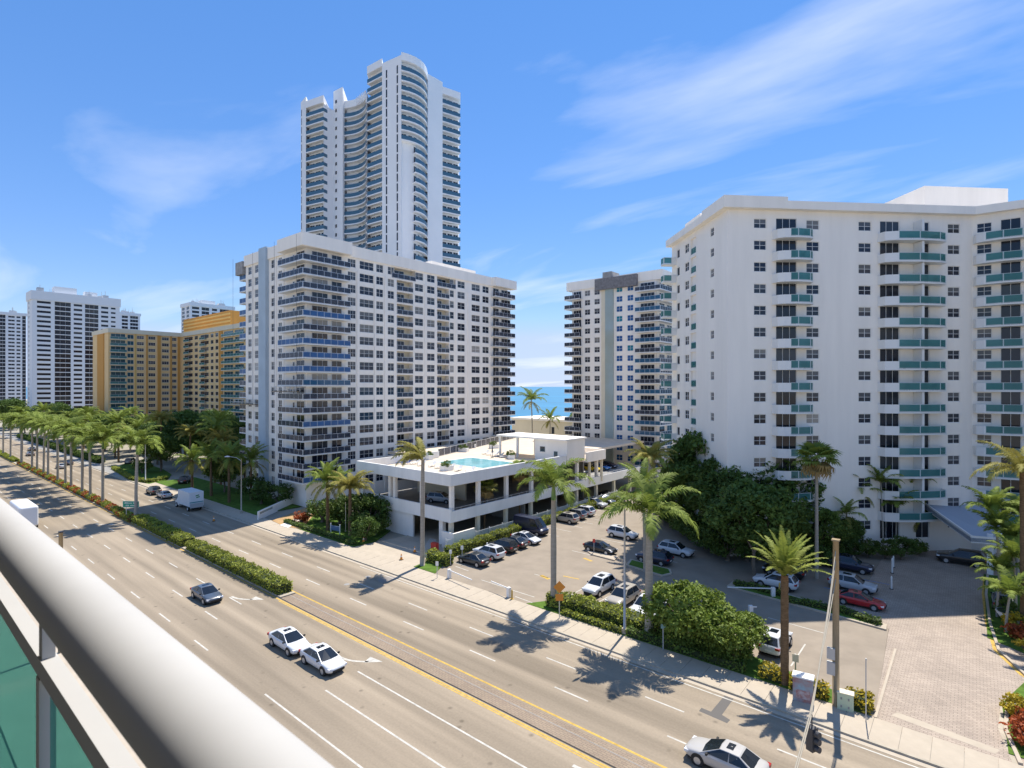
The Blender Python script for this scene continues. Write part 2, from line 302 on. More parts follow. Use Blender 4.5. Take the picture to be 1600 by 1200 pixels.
# lawns
lw = tag(link('lawn', None), None, kind='structure')
for k, poly in enumerate(([(-90, 45.1), (-67.7, 45.1), (-67.7, 49.2), (-72, 56), (-92, 56)], [(-54.3, 45.1), (-50.3, 45.1), (-53.6, 51), (-53.6, 120), (-56.8, 120), (-56.2, 57)],
    [(-150, 45.1), (-98, 45.1), (-98, 54), (-150, 54)], [(-36, 45.08), (-6, 45.08), (-6, 46.6), (-14, 48.6), (-34, 48.2)], [(1.7, 46), (9, 46), (9, 58), (3.2, 58.4), (1.6, 53)], [(1, 66), (9, 60), (9, 90), (1, 88)],
    [G(175, 735), G(205, 752), G(233, 757), G(262, 750), G(268, 742), G(255, 734), G(225, 724), G(200, 722)])):
    sheet('turf', poly, .16, grassm, parent=lw, th=.1)
# ------------------------------------------------------------------ building kit
_win = {}
def winmesh(w, h, c, r, fm, gm_, fw=.07, bar=.05):
    k = (round(w, 2), round(h, 2), c, r, fm.name, gm_.name, fw)
    if k in _win: return _win[k]
    b = MB(); hm = h/2 if r == 2 else h-fw; b.quad((fw, 0, fw), (w-fw, 0, fw), (w-fw, 0, hm), (fw, 0, hm), 1)
    if r == 2: b.quad((fw, 0, hm), (w-fw, 0, hm), (w-fw, 0, h-fw), (fw, 0, h-fw), 2)
    for x0, z0, x1, z1 in ((0, 0, w, fw), (0, h-fw, w, h), (0, fw, fw, h-fw), (w-fw, fw, w, h-fw)): b.box(x0, -.05, z0, x1, .02, z1)
    for i in range(1, c): x = w*i/c; b.box(x-bar/2, -.04, fw, x+bar/2, .01, h-fw)
    for j in range(1, r): z = h*j/r; b.box(fw, -.035, z-bar/2, w-fw, .008, z+bar/2)
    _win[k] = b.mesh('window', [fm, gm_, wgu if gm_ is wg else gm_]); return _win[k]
def facade(par, o, ang, Wd, z0, z1, opens, m, dep=.18, name='wall', back=None):
    """wall with real openings: opens = (x0,z0,x1,z1,depth)"""
    f = (math.cos(ang), math.sin(ang)); nrm = (math.sin(ang), -math.cos(ang))
    P = lambda x, z, y=0: (o[0]+f[0]*x-nrm[0]*y, o[1]+f[1]*x-nrm[1]*y, z)
    xs = sorted({0., Wd} | {round(v, 3) for q in opens for v in (q[0], q[2]) if 0 < v < Wd}); zs = sorted({z0, z1} | {round(v, 3) for q in opens for v in (q[1], q[3]) if z0 < v < z1})
    cx = np.array([(a+b)/2 for a, b in zip(xs, xs[1:])]); cz = np.array([(a+b)/2 for a, b in zip(zs, zs[1:])]); hole = np.zeros((len(cx), len(cz)), bool)
    for q in opens: hole |= ((cx > q[0]) & (cx < q[2]))[:, None] & ((cz > q[1]) & (cz < q[3]))[None, :]
    b = MB()
    for i in range(len(cx)):
        j = 0
        while j < len(cz):                                  # merge vertical runs
            if hole[i, j]: j += 1; continue
            k = j
            while k < len(cz) and not hole[i, k]: k += 1
            b.quad(P(xs[i], zs[j]), P(xs[i+1], zs[j]), P(xs[i+1], zs[k]), P(xs[i], zs[k])); j = k
    for x0, za_, x1, zb, *dd in opens:
        d = dd[0] if dd else dep
        b.quad(P(x0, za_), P(x1, za_), P(x1, za_, d), P(x0, za_, d)); b.quad(P(x0, zb, d), P(x1, zb, d), P(x1, zb), P(x0, zb))
        b.quad(P(x0, za_), P(x0, za_, d), P(x0, zb, d), P(x0, zb)); b.quad(P(x1, za_, d), P(x1, za_), P(x1, zb), P(x1, zb, d))
        if d > .5: b.quad(P(x0, za_, d), P(x1, za_, d), P(x1, zb, d), P(x0, zb, d), 1)
    return b.build(name, [m, back or m], par)
def win(par, o, ang, x, z, w, h, c, r, y=.13, fm=None, gm_=None, name='window'):
    f = (math.cos(ang), math.sin(ang)); nrm = (math.sin(ang), -math.cos(ang))
    return link(name, winmesh(w, h, c, r, fm or offw, gm_ or wg), par, (o[0]+f[0]*x-nrm[0]*y, o[1]+f[1]*x-nrm[1]*y, z), ang)
_rail = {}
def rail(par, a, b_, z, h=1.05, gm_=None, post=1.5, name='railing', fm=None):
    """glass railing from point a to point b"""
    w = math.hypot(b_[0]-a[0], b_[1]-a[1]); ang = math.atan2(b_[1]-a[1], b_[0]-a[0]); gm_ = gm_ or grey_glass; fm = fm or alum; k = (round(w, 2), h, gm_.name, fm.name)
    if k not in _rail:
        b = MB(); b.box(.03, -.01, .1, w-.03, .01, h-.05, 1); b.box(0, -.03, h-.05, w, .03, h); b.box(0, -.02, .04, w, .02, .09); n = max(1, round(w/post))
        for i in range(n+1): x = min(max(w*i/n, .03), w-.03); b.box(x-.025, -.028, 0, x+.025, .028, h-.05)
        _rail[k] = b.mesh('railing', [fm, gm_])
    return link(name, _rail[k], par, (a[0], a[1], z), ang)
def slabpoly(par, poly, z0, z1, m, name): b = MB(); b.prism(poly, z0, z1); return b.build(name, m, par)
def shell(par, poly, z0, z1, m, name='wall_shell', roof=True):
    b = MB(); b.prism(poly, z0, z1); return b.build(name, m, par)
# ------------------------------------------------------------------ E: white condo with blue and grey corner balconies
E = thing('condo_building', 'white mid-rise condo with blue and grey corner balconies beside pool deck', 'building')
XE, YE, ST = -97., 54.4, 2.62; XL = -122.5; YR = 113.2; TOPZ = 49.4
NF = 18
opR = []; wn = []
yv = lambda px: onX(px, XE)-YE
A90 = math.pi/2
cols = [(543.5, 556, 3, 2), (562, 584, 3, 2), (588, 599, 2, 2), (606, 616, 2, 2), (648.5, 661.5, 2, 2), (667.5, 679.5, 2, 2), (703, 709.5, 1, 2), (715, 726.5, 2, 2), (737, 750, 2, 2), (754, 764, 2, 2)]
recs = [(620, 645.5), (683, 702)]
oR = (XE, YE)
floors = [TOPZ-ST*(k+1)+.0 for k in range(NF)]            # floor levels
for k, zf in enumerate(floors):
    for a_, b_, c, r in cols:
        x0, x1 = yv(a_), yv(b_); opR.append((x0, zf+.6, x1, zf+2.3)); wn.append((oR, A90, x0, zf+.6, x1-x0, 1.7, c, r))
    for a_, b_ in recs:
        if k == 0: a_ -= 8 if a_ < 650 else 0; b_ += 4 if a_ < 650 else 10
        opR.append((yv(a_), zf+.06, yv(b_), zf+2.4, 1.5))
facade(E, oR, A90, YR-YE, 0, TOPZ+.2, opR, white2, back=cream)
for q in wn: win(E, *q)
for k, zf in enumerate(floors):
    for j, (a_, b_) in enumerate(recs):
        if k == 0: a_ -= 8 if a_ < 650 else 0; b_ += 4 if a_ < 650 else 10
        x0, x1 = yv(a_), yv(b_); win(E, oR, A90, x0+.3, zf+.08, (x1-x0)*.62, 2.1, 3, 1, 1.42, alum, wgd, 'sliding_door')
        rail(E, (XE+.06, YE+x0), (XE+.06, YE+x1), zf+.06, 1.05)
# road face (facing -Y)
oL = (XL, YE); xv = lambda px: onY(px, YE)-XL
opL = []; wl = []
for zf in floors:
    for a_, b_ in ((387.5, 393), (398, 403.5), (423.5, 429), (435, 440.5)):
        x0, x1 = xv(a_), xv(b_); opL.append((x0, zf+.6, x1, zf+2.3)); wl.append((oL, 0, x0, zf+.6, x1-x0, 1.7, 2, 2))
facade(E, oL, 0, XE-XL, 0, TOPZ+.2, opL, white2)
for q in wl: win(E, *q)
x0, x1 = onY(409, YE), onY(420, YE)
b = MB(); b.box(x0, YE-.7, 0, x1, YE+.5, TOPZ+2.6); 
for zf in floors: b.box(x0-.9, YE-.12, zf-.1, x0, YE, zf+.05)
b.build('stair_pilaster', bluegrey, E)
for px in (396, 432, 443.5):
    xp = onY(px, YE); b = MB(); b.box(xp-.18, YE-.12, 0, xp+.18, YE+.1, TOPZ); b.build('pilaster', white2, E)
for px in (559, 586, 602, 664.5, 712, 731.5):
    yp = onX(px, XE); b = MB(); b.box(XE-.1, yp-.22, 0, XE+.13, yp+.22, TOPZ-ST); b.build('pilaster', white2, E)
b = MB(); b.box(XL+.2, YE+.25, 0, XE-1.7, YR-.2, TOPZ-.1); b.build('core', white2, E)
b = MB(); b.quad((XL, YR, 0), (XL, YE, 0), (XL, YE, TOPZ), (XL, YR, TOPZ)); b.quad((XE, YR, 0), (XL, YR, 0), (XL, YR, TOPZ), (XE, YR, TOPZ)); b.build('rear_wall', white2, E)
# parapet (corner parts stand forward)
b = MB(); b.prism([(XL-.3, YE-.3), (XE+.3, YE-.3), (XE+.3, YR+.3), (XL-.3, YR+.3)], TOPZ, TOPZ+2.3)
b.build('parapet', white2, E)
b = MB(); b.prism([(onY(446, YE), YE-1.75), (XE+1.75, YE-1.75), (XE+1.75, onX(543, XE)), (XE-1, onX(543, XE)), (XE-1, YE+1), (onY(446, YE), YE+1)], TOPZ+.003, TOPZ+2.45); b.build('corner_parapet', white2, E)
b = MB(); b.box(XE-.5, onX(767, XE), TOPZ+.004, XE+1.8, YR+1.8, TOPZ+2.25); b.build('corner_parapet', white2, E)
b = MB(); b.box(-118, 92, TOPZ+2, -104, 108, TOPZ+5.2); b.build('roof_house', white2, E)
# corner balconies
xa = onY(446, YE); ye = onX(541, XE); bl = {4, 6, 7, 8, 12, 16}
for k, zf in enumerate(floors[:-1]):
    s_ = slabpoly(E, [(xa, YE-1.6), (XE+1.6, YE-1.6), (XE+1.6, ye), (XE+.02, ye), (XE+.02, YE-.02), (xa, YE-.02)], zf-.16, zf+.02, offw, 'balcony')
    g2 = blue_film if k in bl else grey_glass; g1 = blue_film if k in (6, 8) else grey_glass
    if k == 9: g2 = blue_glass
    rail(s_, (xa, YE-1.56), (XE+1.56, YE-1.56), zf+.02, 1.08, g1); rail(s_, (XE+1.56, YE-1.56), (XE+1.56, ye), zf+.02, 1.08, g2)
    rail(s_, (XE+1.5, ye-.05), (XE+.05, ye-.05), zf+.02, 1.08, g2)
    for a_, b_, n_ in ((486, 511, 3), (517, 533, 2)):
        win(E, (XE, YE), A90, yv(a_)+.1, zf+.05, yv(b_)-yv(a_), 2.25, n_, 1, -.06, alum, wg, 'sliding_door')
    win(E, (XE-4.6, YE), 0, 1.2, zf+.05, 2.9, 2.2, 2, 1, -.06, alum, wgd, 'sliding_door'); win(E, (XE-4.6, YE), 0, -.3, zf+.3, .7, 1.7, 1, 1, -.06, alum, wgd)
# end balconies on the sea end, and blue ones on the far left corner
ya = onX(767, XE)
for k, zf in enumerate(floors[:-1]):
    s_ = slabpoly(E, [(XE+.02, ya), (XE+1.5, ya), (XE+1.5, YR+1.6), (XE-5, YR+1.6), (XE-5, YR+.02), (XE+.02, YR+.02)], zf-.16, zf+.02, offw, 'balcony')
    rail(s_, (XE+1.46, ya), (XE+1.46, YR+1.56), zf+.02, 1.08); rail(s_, (XE+1.46, YR+1.56), (XE-5, YR+1.56), zf+.02, 1.08)
    win(E, (XE, YE), A90, yv(770), zf+.05, yv(779)-yv(770), 2.2, 2, 1, -.05, alum, wgd, 'sliding_door'); win(E, (XE, YE), A90, yv(783), zf+.05, yv(797)-yv(783), 2.2, 3, 1, -.05, alum, wgd, 'sliding_door')
    s_ = slabpoly(E, [(XL-3.4, YE+.1), (XL-.02, YE+.1), (XL-.02, YE+8), (XL-3.4, YE+8)], zf-.16, zf+.02, offw, 'balcony'); g1 = blue_film if k < 9 else grey_glass
    rail(s_, (XL-3.36, YE+.14), (XL-.02, YE+.14), zf+.02, 1.08, g1); rail(s_, (XL-3.36, YE+8), (XL-3.36, YE+.14), zf+.02, 1.08, g1)
b = MB(); b.box(XL-3.8, YE-.6, TOPZ-1.6, XL-.31, YE+9, TOPZ+1.2); b.build('wrapped_parapet', mat('grey_tarp', (.32, .31, .3), .9, var=.25, scale=1), E)
# swing stages
def swing_stage(label, x0, x1, y0, z, zt, a=0):
    t = thing('swing_stage', label, 'scaffold', (x0, y0, z), a, 'suspended work platforms'); Ln = x1-x0
    b = MB(); b.box(0, -.4, 0, Ln, .4, .12); b.build('platform', wood, t)
    b = MB()
    for y in (-.4, .4):
        for h in (.55, 1.05): b.box(0, y-.03, h, Ln, y+.03, h+.05)
        for i in range(6): xx = Ln*i/5; b.box(min(xx, Ln-.05), y-.025, .12, min(xx, Ln-.05)+.05, y+.025, 1.05)
    b.build('guard_rail', steel, t)
    b = MB()
    for xx in (.4, Ln-.4): b.tube([(xx, 0, .1), (xx, 0, zt-z)], .025, 4)
    b.build('cable', darkm, t)
    b = MB()
    for i in range(5): xx = Ln*(i+.5)/5; b.box(xx-.3, -.25, .12, xx+.25, .25, .3+.35*random.random())
    b.build('tool_box', conc_d, t); return t
swing_stage('long suspended work platform hanging at blue-grey corner balconies of white condo', onY(427, YE-2.4), XE+1.2, YE-2.4, zat(613, 100), TOPZ+2)
swing_stage('short suspended work platform hanging by the blue end balconies of white condo', XL-4, onY(396, YE-1.2), YE-1.2, zat(630, 128), TOPZ+2)
# ------------------------------------------------------------------ G: second twin condo
Gb = thing('condo_building', 'white condo with blue-filmed windows and grey-blue central strip near the beach', 'building')
YG = 130.; gx = lambda px: onY(px, YG); XG0, XG1 = gx(894), gx(1026); TG = 50.2; fl = [TG-2.64*(k+1) for k in range(18)]
opg = []; wgl = []; o_ = (XG0, YG)
for zf in fl:
    for a_, b_, gl in ((913.5, 922, wg), (928.5, 937, wg), (963, 972.5, wgb), (980, 989.5, wgb)):
        x0, x1 = gx(a_)-XG0, gx(b_)-XG0; opg.append((x0, zf+.65, x1, zf+2.2)); wgl.append((x0, zf+.65, x1-x0, 1.55, 2, 2, gl))
facade(Gb, o_, 0, XG1-XG0, 0, TG+.2, opg, white2)
for x, z, w, h, c, r, gl in wgl: win(Gb, o_, 0, x, z, w, h, c, r, gm_=gl)
b = MB(); b.box(gx(947), YG-.5, 0, gx(959), YG+.2, TG+.6); b.build('stair_strip', mat('patchy_strip', (.36, .47, .5), .8, col2=(.33, .36, .3), scale=.12), Gb)
b = MB(); b.box(gx(940.5), YG-.35, 0, gx(946.5), YG+.1, TG); b.build('strip_edge', cream, Gb)
b = MB(); b.box(XG0, YG+.2, 0, XG1, 195, TG); b.build('core', white2, Gb)
b = MB(); b.box(XG0-1.7, YG-.4, TG+.003, XG1+1.8, 196, TG+2.4); b.build('parapet', white2, Gb)
b = MB(); b.box(gx(933), YG-1.3, TG-1.0, gx(998), YG-.41, TG+2.0); b.build('wrapped_scaffold', mat('scaffold_net', (.2, .19, .19), .9, var=.3, scale=1.5), Gb)
b = MB(); b.box(gx(945), YG-1.2, TG+2.01, gx(959), YG+3, TG+3.6); b.build('roof_box', MATS['grey_tarp'], Gb)
for k, zf in enumerate(fl):
    s_ = slabpoly(Gb, [(XG0-1.7, YG-1.5), (gx(910), YG-1.5), (gx(910), YG-.02), (XG0-.02, YG-.02), (XG0-.02, YG+8), (XG0-1.7, YG+8)], zf-.16, zf+.02, offw, 'balcony')
    rail(s_, (XG0-1.66, YG-1.46), (gx(910), YG-1.46), zf+.02, 1.08); rail(s_, (XG0-1.66, YG+8), (XG0-1.66, YG-1.46), zf+.02, 1.08, blue_glass)
    win(Gb, o_, 0, gx(896.5)-XG0, zf+.05, gx(908.5)-gx(896.5), 2.15, 3, 1, -.05, alum, wgd, 'sliding_door')
    s_ = slabpoly(Gb, [(gx(996), YG-1.5), (XG1+1.7, YG-1.5), (XG1+1.7, YG+10), (XG1+.02, YG+10), (XG1+.02, YG-.02), (gx(996), YG-.02)], zf-.16, zf+.02, offw, 'balcony')
    g1 = blue_glass if k % 3 else grey_glass
    rail(s_, (gx(996), YG-1.46), (XG1+1.66, YG-1.46), zf+.02, 1.08, g1); rail(s_, (XG1+1.66, YG-1.46), (XG1+1.66, YG+10), zf+.02, 1.08, grey_glass)
    win(Gb, o_, 0, gx(1001)-XG0, zf+.05, gx(1023)-gx(1001), 2.15, 4, 1, -.05, alum, wgd, 'sliding_door'); win(Gb, (XG1, YG), A90, 1.5, zf+.05, 3, 2.15, 3, 1, -.05, alum, wgd, 'sliding_door'); win(Gb, (XG1, YG), A90, 6, zf+.05, 3, 2.15, 2, 1, -.05, alum, wgd, 'sliding_door')
# ------------------------------------------------------------------ H: white building at 45 degrees with teal balconies
Hb = thing('apartment_building', 'large white apartment building with teal glass balconies above the tree-lined parking lot', 'building')
K = -100.6                                        # main wall plane X - Y = K
def onH(px):                                      # pixel column -> point on that plane
    t = (px-CX)/FPX; d = 1./((SA*t-CA)-(CA*t+SA))*K
    return ((SA*t-CA)*d, (CA*t+SA)*d)
A45 = math.pi/4; e45 = (.70711, .70711); n45 = (.70711, -.70711)
H0 = onH(1137); hs = lambda px: (onH(px)[0]-H0[0])/e45[0]
ROOF = zat(309, depth(*H0))-1.55; STH = 2.95; rows = [ROOF-1.15-STH*k for k in range(16)]    # window-top level per floor
WEND = hs(1519); oph = []; wh = []
for zt in rows[:-1]:
    for a_, b_ in ((1178, 1197.5), (1260, 1280), (1341.5, 1361.5), (1481, 1500)):
        x0, x1 = hs(a_), hs(b_); oph.append((x0, zt-1.3, x1, zt)); wh.append((x0, zt-1.3, x1-x0, 1.3, 2, 2))
    for a_, b_, n_ in ((1212.5, 1245, 3), (1375, 1405.5, 3), (1431, 1452, 2)):
        x0, x1 = hs(a_), hs(b_); oph.append((x0, zt-2.6, x1, zt+.15)); wh.append((x0, zt-2.6, x1-x0, 2.75, n_, 1))
facade(Hb, H0, A45, WEND, 0, ROOF+.2, oph, white2)
_pane = {}
for x, z, w, h, c, r in wh:
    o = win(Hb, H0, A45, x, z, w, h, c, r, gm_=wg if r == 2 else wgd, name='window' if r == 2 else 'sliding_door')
# chamfer in the inner corner and the wing that comes forward
C0 = onH(1519); wang = A45-R(40); wl_ = 6.2; C1 = (C0[0]+math.cos(wang)*wl_, C0[1]+math.sin(wang)*wl_); wang2 = A45-A90; WW = 26.
opc = []; wc = []; opw = []; ww_ = []
for zt in rows[:-1]:
    opc += [(.5, zt-1.3, 2.1, zt), (3.0, zt-2.6, 5.1, zt+.15)]; wc += [(.5, zt-1.3, 1.6, 1.3, 2, 2), (3.0, zt-2.6, 2.1, 2.75, 2, 1)]
    for x in (1.2, 5.5, 10, 15, 20): opw.append((x, zt-1.3, x+1.65, zt)); ww_.append((x, zt-1.3, 1.65, 1.3, 2, 2))
facade(Hb, C0, wang, wl_, 0, ROOF+.2, opc, white2); facade(Hb, C1, wang2, WW, 0, ROOF+.2, opw, white2)
for x, z, w, h, c, r in wc: win(Hb, C0, wang, x, z, w, h, c, r, gm_=wg if r == 2 else wgd, name='window' if r == 2 else 'sliding_door')
for x, z, w, h, c, r in ww_: win(Hb, C1, wang2, x, z, w, h, c, r)
# left side face
LL = 20.; LA = A45-A90; L0 = (H0[0]-e45[1]*LL, H0[1]+e45[0]*LL)   # runs from far end to the corner, facing -X-Y side
def hl(px):                                       # pixel column -> distance from far end along the side face
    t = (px-CX)/FPX; ax_, ay_ = SA*t-CA, CA*t+SA; c_ = H0[0]+H0[1]; d = c_/(ax_+ay_); return LL-((H0[0]-ax_*d)/.70711)
opl = []; wll = []
for zt in rows[:-1]:
    x0 = hl(1110.0); x1 = hl(1115.5); opl.append((x0, zt-1.2, x1, zt)); wll.append((x0, zt-1.2, x1-x0, 1.2, 2, 2))
    x0 = hl(1070); x1 = hl(1076.5); opl.append((x0, zt-1.4, x1, zt)); wll.append((x0, zt-1.4, x1-x0, 1.4, 2, 2))
    x0 = hl(1057.5); x1 = hl(1062); opl.append((x0, zt-1.4, x1, zt)); wll.append((x0, zt-1.4, x1-x0, 1.4, 1, 1))
    opl.append((hl(1079), zt-2.2, hl(1087.5), zt+.3, 1.6))
facade(Hb, L0, LA, LL, 0, ROOF+.2, opl, white2, back=cream)
for x, z, w, h, c, r in wll: win(Hb, L0, LA, x, z, w, h, c, r)
lf = lambda s, y=0.: (L0[0]+math.cos(LA)*s+math.sin(LA)*y, L0[1]+math.sin(LA)*s-math.cos(LA)*y)
for zt in rows[:-1]:
    zf = zt-2.2; rail(Hb, lf(hl(1079), -.1), lf(hl(1087.5), -.1), zf, 1.05, teal_glass)
    s0, s1 = hl(1052)+3, hl(1057); s_ = slabpoly(Hb, [lf(s0-3), lf(s1), lf(s1, 2.2), lf(s0-3, 2.2)], zf-.2, zf, offw, 'balcony')
    b = MB(); b.prism([lf(s1-.15, .02), lf(s1, .02), lf(s1, .8), lf(s1-.15, .8)], zf, zf+1.05); b.build('end_wall', offw, s_); rail(s_, lf(s1-.05, .82), lf(s1-.05, 2.15), zf, 1.05, teal_glass)
    rail(s_, lf(s0-3, 2.15), lf(s1-.16, 2.15), zf, 1.05, teal_glass)
hp = lambda s, y=0.: (H0[0]+e45[0]*s+n45[0]*y, H0[1]+e45[1]*s+n45[1]*y)     # s along, y outwards
W2 = (C1[0]+math.cos(wang2)*WW, C1[1]+math.sin(wang2)*WW)
back = [hp(WEND+30, -4), hp(WEND+30, -20), hp(12, -LL)]
b = MB(); b.prism([hp(.3, -.3), hp(WEND, -.3), (C1[0]+.2, C1[1]+.3), (W2[0]+.2, W2[1]+.2), (W2[0]+14, W2[1]+14), hp(WEND+25, -20), hp(.3, -LL+.2)], 0, ROOF); b.build('core', white2, Hb)
ov = .9
b = MB(); b.prism([hp(-ov, ov), hp(WEND-.3, ov), (C1[0]+n45[0]*.1-.9, C1[1]-.9), (W2[0]-.64, W2[1]-.64), (W2[0]+14, W2[1]+14), hp(WEND+25, -21), hp(-ov, -LL-.5)], ROOF+.003, ROOF+1.1); b.build('roof_edge', white2, Hb)
b = MB(); b.prism([hp(-ov-.05, ov+.05), hp(hs(1225), ov+.05), hp(hs(1225), -6), hp(-ov-.05, -6)], ROOF+.005, ROOF+1.6); b.build('corner_roof_edge', white2, Hb)
b = MB(); b.prism([hp(hs(1440)+8.5, -9), hp(hs(1577)+9.5, -9), hp(hs(1577)+9.5, -18), hp(hs(1440)+8.5, -18)], ROOF, ROOF+7.6); b.build('roof_house', white2, Hb)
b = MB(); b.prism([hp(1.5, -12), hp(6, -12), hp(6, -18), hp(1.5, -18)], ROOF, ROOF+3.3); b.build('roof_house', white2, Hb)
# balconies with white rounded ends and teal fronts
thin = mat('thin_rail', (.55, .62, .62), .4)
def hbalc(pt, s0, s1, zf, out=1.7, gl=(.3, .92), div=None):
    def pr(s, y): return pt(s, y)
    wd = s1-s0; ar = [(s0, .02), (s0+.25, out*.62), (s0+wd*.17, out*.9), (s0+wd*.5, out*1.08), (s0+wd*.83, out*.95), (s1-.25, out*.66), (s1, .02)]
    s_ = slabpoly(Hb, [pr(*q) for q in ar], zf-.2, zf, offw, 'balcony')
    ga, gb = s0+wd*gl[0], s0+wd*gl[1]
    def yy(s):
        for (p, y0), (q, y1) in zip(ar, ar[1:]):
            if p <= s <= q: return y0+(y1-y0)*(s-p)/(q-p+1e-9)
        return .02
    def wallrun(sa, sb, nm):
        ss = [sa]+[p for p, _ in ar if sa < p < sb]+[sb]; b = MB(); b.prism([pr(s, yy(s)) for s in ss]+[pr(s, max(.0, yy(s)-.14)) for s in ss[::-1]], zf, zf+1.02); b.build(nm, offw, s_)
    wallrun(s0+.01, ga, 'end_wall'); wallrun(gb, s1-.01, 'end_wall')
    ss = [ga]+[p for p, _ in ar if ga < p < gb]+[gb]
    for a_, b_ in zip(ss, ss[1:]): rail(s_, pr(a_, yy(a_)-.05), pr(b_, yy(b_)-.05), zf, 1.05, teal_glass, 4, 'glass_panel', thin)
    return s_
cp_ = lambda s, y=0.: (C0[0]+math.cos(wang)*s+math.sin(wang)*y, C0[1]+math.sin(wang)*s-math.cos(wang)*y)
for k, zt in enumerate(rows[:-2]):
    zf = zt-2.66
    hbalc(hp, hs(1206), hs(1266), zf, 1.6, (.32, .93)); hbalc(hp, hs(1371), hs(1471), zf, 1.7, (.2, .95)); hbalc(cp_, .1, 6.1, zf, 1.5, (.2, .84))
    b = MB(); b.prism([hp(hs(1427), .02), hp(hs(1430.5), .02), hp(hs(1430.5), 1.5), hp(hs(1427), 1.5)], zf, zf+2.7); b.build('divider_wall', offw, Hb)
# entrance canopy
ca_ = [(-6.5, 98), (-9, 101), (-4, 104.6), (2.3, 100), (2.6, 88), (-.2, 87)]
can = thing('entrance_canopy', 'sloping blue-grey entrance canopy attached low on white apartment building', 'canopy')
b = MB(); vs = [(x, y, 7.0 if y > 95 else 4.6) for x, y in ca_]; n = len(vs)
b.add(vs+[(x, y, z-.5) for x, y, z in vs], [tuple(range(n)), tuple(range(2*n-1, n-1, -1))]+[(i, i+n, (i+1) % n+n, (i+1) % n) for i in range(n)]); b.build('canopy_roof', mat('canopy_membrane', (.36, .42, .5), .8), can)
b = MB()
for (x0, y0, z0), (x1, y1, z1) in zip(vs[3:]+vs[:1], vs[4:]+vs[:1]): b.add([(x0, y0, z0+.25), (x1, y1, z1+.25), (x1, y1, z1-.6), (x0, y0, z0-.6), (x0+.15, y0+.1, z0+.25), (x1+.15, y1+.1, z1+.25), (x1+.15, y1+.1, z1-.6), (x0+.15, y0+.1, z0-.6)], [(0, 1, 2, 3), (7, 6, 5, 4), (0, 4, 5, 1), (3, 2, 6, 7)])
b.build('fascia', offw, can)
for x, y in ((1.6, 88.6), (2.0, 97.5)): b = MB(); b.box(x-.3, y-.3, .1, x+.3, y+.3, 5); b.build('column', offw, can)
# ------------------------------------------------------------------ F: tall tower
Fb = thing('tower_building', 'very tall white tower with blue curved balconies rising behind the white condo', 'building')
FS = 3.07
def fpt(px, d): return atd(px, d)
apex = (627, 170.)
segs = [ # px0,d0,px1,d1, top y at px0 side depth, kind
 (470, 194, 478, 190, 160, 'slit'), (478, 190, 505.5, 186, 158, 'balc'), (505.5, 186, 521, 190, 163, 'plain'), (521, 190, 535.5, 187, 143, 'smallwin'), (535.5, 187, 538, 188, 146, 'plain'),
 (538, 188, 571.5, 181, 158, 'concave'), (571.5, 181, 573.5, 179, 150, 'dark'), (573.5, 179, 597, 174.5, 104, 'balc2'), (597, 174.5, 627, 170, 99, 'slitwall'), (627, 170, 668, 181, 84, 'convex'), (668, 181, 691.5, 186, 115, 'plain'), (691.5, 186, 719.5, 190, 135, 'balc3')]
FZ0 = 40.
def curve(p, q, bulge, n=6):
    (x0, y0), (x1, y1) = p, q; dx, dy = x1-x0, y1-y0; l_ = math.hypot(dx, dy); nx, ny = dy/l_, -dx/l_; out = []
    for i in range(n+1): t = i/n; s = 4*t*(1-t)*bulge; out.append((x0+dx*t+nx*s, y0+dy*t+ny*s))
    return out
def offs(pts, dd):
    out = []
    for i, (x, y) in enumerate(pts):
        a_ = pts[max(i-1, 0)]; b_ = pts[min(i+1, len(pts)-1)]; dx, dy = b_[0]-a_[0], b_[1]-a_[1]; l_ = math.hypot(dx, dy); out.append((x+dy/l_*dd, y-dx/l_*dd))
    return out
bl_rail = mat('tower_blue_rail', (.05, .13, .2), .35)
